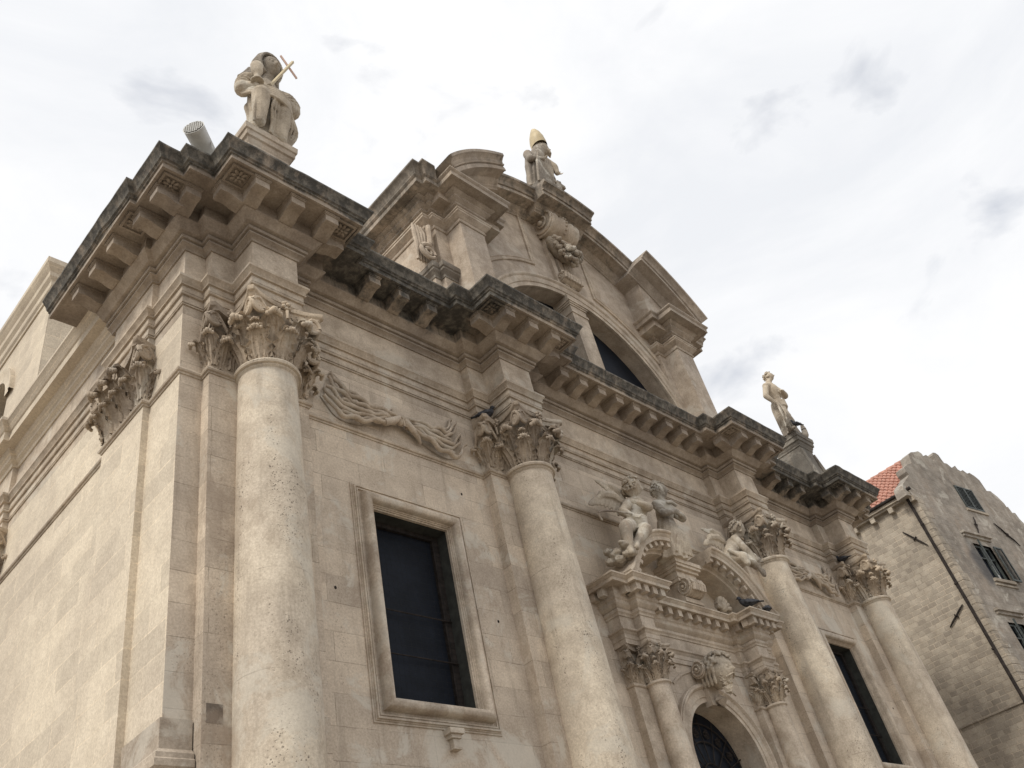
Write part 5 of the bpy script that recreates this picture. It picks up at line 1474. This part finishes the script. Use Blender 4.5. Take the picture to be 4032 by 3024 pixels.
# ---------------------------------------------------------------- pigeons
def pigeon():
    root = empty('pigeon')
    bm = bmesh.new()
    tube(bm, catmull([Vector((-0.15, 0, 0.10)), Vector((-0.06, 0, 0.11)), Vector((0.04, 0, 0.13)), Vector((0.11, 0, 0.19)), Vector((0.125, 0, 0.245)), Vector((0.135, 0, 0.265))], 4), [0.02, 0.03, 0.045, 0.055, 0.064, 0.07, 0.074, 0.075, 0.074, 0.07, 0.064, 0.056, 0.048, 0.042, 0.038, 0.036, 0.034, 0.034, 0.033, 0.026, 0.012], 10)
    tube(bm, [(-0.12, 0, 0.10), (-0.20, 0, 0.075), (-0.27, 0, 0.055)], [0.032, 0.034, 0.028], 8, 0.35, (0, 0, 1))
    ball(bm, (0.14, 0, 0.262), 0.033, 2)
    tube(bm, [(0.165, 0, 0.262), (0.195, 0, 0.25)], [0.012, 0.003], 6)
    for s in (-1, 1):
        tube(bm, [(0.0, s * 0.025, 0.07), (0.01, s * 0.025, 0.012)], 0.008, 5)
        for q in (-0.4, 0, 0.4): tube(bm, [(0.01, s * 0.025, 0.008), (0.05, s * 0.025 + q * 0.04, 0.005)], 0.005, 5)
    b = link('body', bm, 'pigeon', root, smooth=True)
    for s in (-1, 1):
        bm = bmesh.new(); tube(bm, [(0.07, s * 0.062, 0.145), (0.0, s * 0.072, 0.135), (-0.10, s * 0.05, 0.11), (-0.20, s * 0.02, 0.085)], [0.03, 0.05, 0.04, 0.01], 8, 0.35, (0, s, 0.3)); link('wing', bm, 'pigeon', root, smooth=True)
    return root
PG = [((11.42, -0.32, 12.86), -0.6, 1.25, 'dark pigeon behind the abacus of the second giant capital from the left'),
      ((18.58, -0.86, 9.52), 2.0, 1.3, 'dark pigeon standing upright at the left end of the right portal block'),
      ((19.42, -0.84, 9.52), 0.3, 1.3, 'dark pigeon crouching at the right end of the right portal block'),
      ((26.92, -0.42, 12.86), 1.2, 1.3, 'dark pigeon sitting on the rightmost giant capital'),
      ((26.95, -1.08, 18.0), 2.6, 1.0, 'dark pigeon at the feet of the standing right-hand statue')]
pg0 = pigeon()
for k, (loc, rz, sc_, lab) in enumerate(PG):
    if k == 0: o = pg0
    else:
        o = pg0.copy(); COL.objects.link(o)
        for chd in pg0.children:
            q = chd.copy(); COL.objects.link(q); q.parent = o
    o.location = loc; o.rotation_euler = (0, 0, rz); o.scale = (sc_,) * 3
    o['label'] = lab; o['category'] = 'pigeon'; o['group'] = 'pigeons perched on the church'

# ---------------------------------------------------------------- neighbouring house
hx, hy = 35.0, -1.37
house = empty('stone_house', (hx, hy, 0), 'tall stone house with red tiled roof and stepped scalloped gable beyond the church', 'house')
bm = bmesh.new()
bm.faces.new([bm.verts.new(p) for p in ((0, 0, 0), (0, 24, 0), (0, 24, 17.45), (0, 0, 17.45))])
for z in (8.9,):
    box(bm, (-0.05, 0.0, z), (0.0, 24, z + 0.07))
link('flank_wall', bm, 'rubble', house)
dh = Vector((math.cos(math.radians(-9.2)), math.sin(math.radians(-9.2)), 0)); dn = Vector((dh.y, -dh.x, 0))   # dn points to the viewer
dn = Vector((math.sin(math.radians(-9.2)), -math.cos(math.radians(-9.2)), 0))
def hp(uu, v, z): return Vector((0, 0, z)) + dh * uu + dn * v
OUT = [(0.0, 0), (0.0, 17.20), (-0.30, 17.22), (-0.58, 17.20), (-0.56, 17.46), (-0.46, 17.70), (-0.20, 17.88), (0.26, 18.18), (0.61, 18.44), (0.53, 18.57), (0.57, 18.8), (0.98, 19.04), (1.47, 19.22), (1.55, 19.48), (1.61, 19.68), (1.99, 19.92), (2.32, 20.0), (2.73, 20.15), (2.94, 20.07), (2.97, 19.94), (3.29, 20.08), (3.54, 19.97), (3.68, 19.83), (3.94, 20.0), (3.9, 20.19), (4.12, 20.40), (4.35, 20.43), (4.52, 20.36), (4.57, 20.08), (4.61, 19.93), (4.86, 19.95), (5.09, 19.77), (5.56, 19.99), (5.61, 19.79), (5.81, 19.74), (6.08, 19.86), (6.34, 19.72), (6.62, 19.82), (6.95, 19.71), (7.2, 19.52), (7.22, 19.16), (7.24, 18.94), (7.63, 19.0), (8.01, 18.75), (8.26, 18.44), (8.27, 18.25), (8.43, 18.29), (8.49, 17.98), (8.79, 18.02), (8.85, 17.71), (9.0, 17.48), (9.5, 17.3), (10.4, 17.0), (16, 15.5), (16, 0)]
bm = bmesh.new()
HO = [[(4.10, 17.42), (5.55, 17.42), (5.55, 18.62), (4.10, 18.62)], [(2.62, 13.86), (4.02, 13.86), (4.02, 15.48), (2.62, 15.48)], [(1.55, 10.3), (2.75, 10.3), (2.75, 11.9), (1.55, 11.9)]]
fill(bm, [OUT] + HO, lambda a, b: hp(a, 0.0, b))
fill(bm, [OUT], lambda a, b: hp(a, -0.45, b))
F_ = [bm.verts.new(hp(a, 0.0, b)) for a, b in OUT]; K_ = [bm.verts.new(hp(a, -0.45, b)) for a, b in OUT]
for i in range(len(F_) - 1): bm.faces.new((F_[i], F_[i + 1], K_[i + 1], K_[i]))
link('gable_wall', bm, 'plaster', house)
# quoins where the two walls meet
bm = bmesh.new(); rq = random.Random(2)
z = 0.2
while z < 17.0:
    h_ = rq.uniform(0.26, 0.36); w_ = rq.uniform(0.28, 0.62)
    q = [hp(-0.012, 0.014, z), hp(w_, 0.014, z), hp(w_, 0.014, z + h_ - 0.02), hp(-0.012, 0.014, z + h_ - 0.02)]
    fr = [bm.verts.new(p) for p in q]; bm.faces.new(fr)
    bk = [bm.verts.new(p - dn * 0.02) for p in q]
    for i in range(4): bm.faces.new((fr[i], fr[(i + 1) % 4], bk[(i + 1) % 4], bk[i]))
    w2 = rq.uniform(0.15, 0.4)
    box(bm, (-0.014, -0.012, z), (0.004, w2, z + h_ - 0.02))
    z += h_
link('quoins', bm, 'rubble', house)
# roof: barrel tiles in courses
bm = bmesh.new()
SL = 0.80; RX_ = 3.45; cw = 0.235; course = 0.36
ny = 42; nr = 12
ys = [0.02 + cw / 6 * i for i in range(ny * 6 + 1)]
Ls = math.hypot(RX_ + 0.2, (RX_ + 0.2) * SL); ux = 1 / math.hypot(1, SL); uz = SL * ux
for j in range(nr):
    d0 = j * Ls / nr; d1 = (j + 1) * Ls / nr + 0.05
    rr0 = []; rr1 = []
    for i, y in enumerate(ys):
        wv = abs(math.cos(PI * (i % 12) / 12 * 1.0)) if False else math.cos(2 * PI * i / 6 / 1.0 / 1.0 * 0.5) ** 2
        h_ = 0.095 * wv
        jit = 0.02 * noise.noise(Vector((i // 6, j, 0.3)))
        for row, dd, lift in ((rr0, d0, 0.05), (rr1, d1, 0.0)):
            row.append(bm.verts.new((-0.2 + dd * ux - (h_ + lift + jit) * uz, y, 17.52 + dd * uz + (h_ + lift + jit) * ux)))
    for i in range(len(ys) - 1): bm.faces.new((rr0[i], rr0[i + 1], rr1[i + 1], rr1[i]))
    lip = [bm.verts.new(v.co - Vector((-uz, 0, ux)) * 0.045) for v in rr0]
    for i in range(len(ys) - 1): bm.faces.new((lip[i], lip[i + 1], rr0[i + 1], rr0[i]))
for i in range(24):
    tube(bm, [(RX_ + 0.0, 0.02 + i * 0.42, 17.52 + (RX_ + 0.2) * SL + 0.0), (RX_ + 0.0, 0.47 + i * 0.42, 17.56 + (RX_ + 0.2) * SL)], 0.12, 10)
bm2v = [bm.verts.new(p) for p in ((RX_, -0.3, 17.5 + (RX_ + 0.2) * SL), (RX_, 9.5, 17.5 + (RX_ + 0.2) * SL), (RX_ + 4, 9.5, 17.0), (RX_ + 4, -0.3, 17.0))]; bm.faces.new(bm2v)
autosmooth(link('roof', bm, 'tile', house), 50)
bm = bmesh.new(); box(bm, (-0.28, 0.02, 17.32), (0.05, 24, 17.46)); box(bm, (-0.20, 0.02, 17.24), (0.05, 24, 17.318)); link('eaves_course', bm, 'rubble', house)
bm = bmesh.new(); tube(bm, [(-0.32, -0.1, 17.50), (-0.32, 10, 17.50)], 0.07, 10); link('gutter', bm, 'iron', house)
eb0 = None
for y in (-0.02, 0.95, 1.80, 2.65, 3.5, 4.35):
    bm = bmesh.new(); box(bm, (-0.24, y, 17.02), (0.02, y + 0.2, 17.24)); link('eaves_corbel', bm, 'rubble', house)
bm = bmesh.new(); tube(bm, [(-0.30, 0.30, 17.46), (-0.12, 0.27, 17.2), (-0.10, 0.27, 16.9), (-0.10, 0.24, 12.0), (-0.10, 0.22, 3.0)], 0.062, 10)
for z in (16.0, 13.4, 10.8, 8.2): tube(bm, [(-0.10, 0.26, z), (-0.10, 0.26, z + 0.06)], 0.078, 10)
link('drainpipe', bm, 'iron', house)
def anchor(a, b, vn):
    bm = bmesh.new(); a = Vector(a); b = Vector(b); m = (a + b) / 2; vn = Vector(vn)
    tube(bm, [a, a.lerp(m, 0.5) + vn * 0.015, m, m.lerp(b, 0.5) + vn * 0.015, b], [0.02, 0.035, 0.035, 0.035, 0.02], 6)
    t = (b - a).normalized(); s_ = t.cross(vn)
    tube(bm, [m - s_ * 0.09, m + s_ * 0.09], 0.03, 6); ball(bm, m + vn * 0.03, 0.05, 1)
    link('iron_anchor', bm, 'iron', house)
anchor((-0.04, 1.10, 16.18), (-0.04, 0.49, 15.24), (-1, 0, 0)); anchor((-0.04, 0.46, 12.68), (-0.04, 1.27, 12.14), (-1, 0, 0))
anchor(hp(4.06, 0.04, 16.95), hp(3.63, 0.04, 16.06), dn); anchor(hp(5.68, 0.04, 16.9), hp(6.92, 0.04, 15.96), dn)
def hbox(bm, u0, u1, z0, z1, v0, v1):
    P = [hp(u0, v0, z0), hp(u1, v0, z0), hp(u1, v0, z1), hp(u0, v0, z1), hp(u0, v1, z0), hp(u1, v1, z0), hp(u1, v1, z1), hp(u0, v1, z1)]
    v = [bm.verts.new(p) for p in P]
    for q in ((0, 1, 2, 3), (7, 6, 5, 4), (0, 4, 5, 1), (1, 5, 6, 2), (2, 6, 7, 3), (3, 7, 4, 0)): bm.faces.new([v[i] for i in q])
def louvre(u0, u1, z0, z1, v, par, n=22):
    bm = bmesh.new()
    for a, b, c, d_ in ((u0, u0 + 0.06, z0, z1), (u1 - 0.06, u1, z0, z1), (u0 + 0.06, u1 - 0.06, z0, z0 + 0.07), (u0 + 0.06, u1 - 0.06, z1 - 0.07, z1)): hbox(bm, a, b, c, d_, v - 0.03, v + 0.02)
    for i in range(n):
        z = z0 + 0.08 + (z1 - z0 - 0.16) * i / n
        P = [hp(u0 + 0.06, v + 0.016, z), hp(u1 - 0.06, v + 0.016, z), hp(u1 - 0.06, v - 0.03, z + (z1 - z0) / n * 1.05), hp(u0 + 0.06, v - 0.03, z + (z1 - z0) / n * 1.05)]
        bm.faces.new([bm.verts.new(p) for p in P])
    link('shutter', bm, 'shutter', par)
w1 = empty('window'); w1.parent = house
louvre(4.12, 4.82, 17.44, 18.60, 0.03, w1, 12); louvre(4.83, 5.53, 17.44, 18.60, 0.03, w1, 12)
bm = bmesh.new(); hbox(bm, 4.0, 5.7, 17.30, 17.41, -0.1, 0.06); link('sill', bm, 'rubble', w1)
bm = bmesh.new(); hbox(bm, 4.1, 5.55, 17.42, 18.62, -0.2, -0.1); link('pane', bm, 'glass', w1)
for (a, b, z0, z1, lint) in ((2.62, 4.02, 13.86, 15.48, 15.85), (1.55, 2.75, 10.3, 11.9, 12.3)):
    w = empty('window'); w.parent = house
    bm = bmesh.new()
    for q in ((a, a + 0.09, z0, z1), (b - 0.09, b, z0, z1), (a + 0.09, b - 0.09, z0, z0 + 0.09), (a + 0.09, b - 0.09, z1 - 0.09, z1), ((a + b) / 2 - 0.05, (a + b) / 2 + 0.05, z0 + 0.09, z1 - 0.09)): hbox(bm, *q, -0.16, -0.09)
    hbox(bm, a + 0.09, (a + b) / 2 - 0.05, z0 + 1.0, z0 + 1.05, -0.155, -0.095); hbox(bm, (a + b) / 2 + 0.05, b - 0.09, z0 + 1.0, z0 + 1.05, -0.155, -0.095)
    link('frame', bm, 'shutter', w)
    bm = bmesh.new(); hbox(bm, a, b, z0, z1, -0.22, -0.18); link('pane', bm, 'glass', w)
    bm = bmesh.new(); hbox(bm, (a + b) / 2 + 0.12, b - 0.3, z0 + 0.15, z0 + 0.8, -0.178, -0.172); link('curtain', bm, 'white', w)
    bm = bmesh.new(); hbox(bm, a - 0.1, b + 0.15, z0 - 0.14, z0 - 0.01, -0.1, 0.09); hbox(bm, a - 0.14, b + 0.18, z0 - 0.30, z0 - 0.22, -0.05, 0.05); link('sill', bm, 'rubble', w)
    bm = bmesh.new(); hbox(bm, a - 0.5, b + 0.3, lint, lint + 0.1, -0.1, 0.16); hbox(bm, a - 0.45, b + 0.25, lint - 0.12, lint - 0.002, -0.1, 0.08); link('lintel', bm, 'plaster', w)
    louvre(b + 0.02, b + 0.66, z0 + 0.02, z1 - 0.02, 0.10, w, 26)
    louvre(a - 0.10, a - 0.02, z0 + 0.02, z1 - 0.02, 0.28, w, 2)
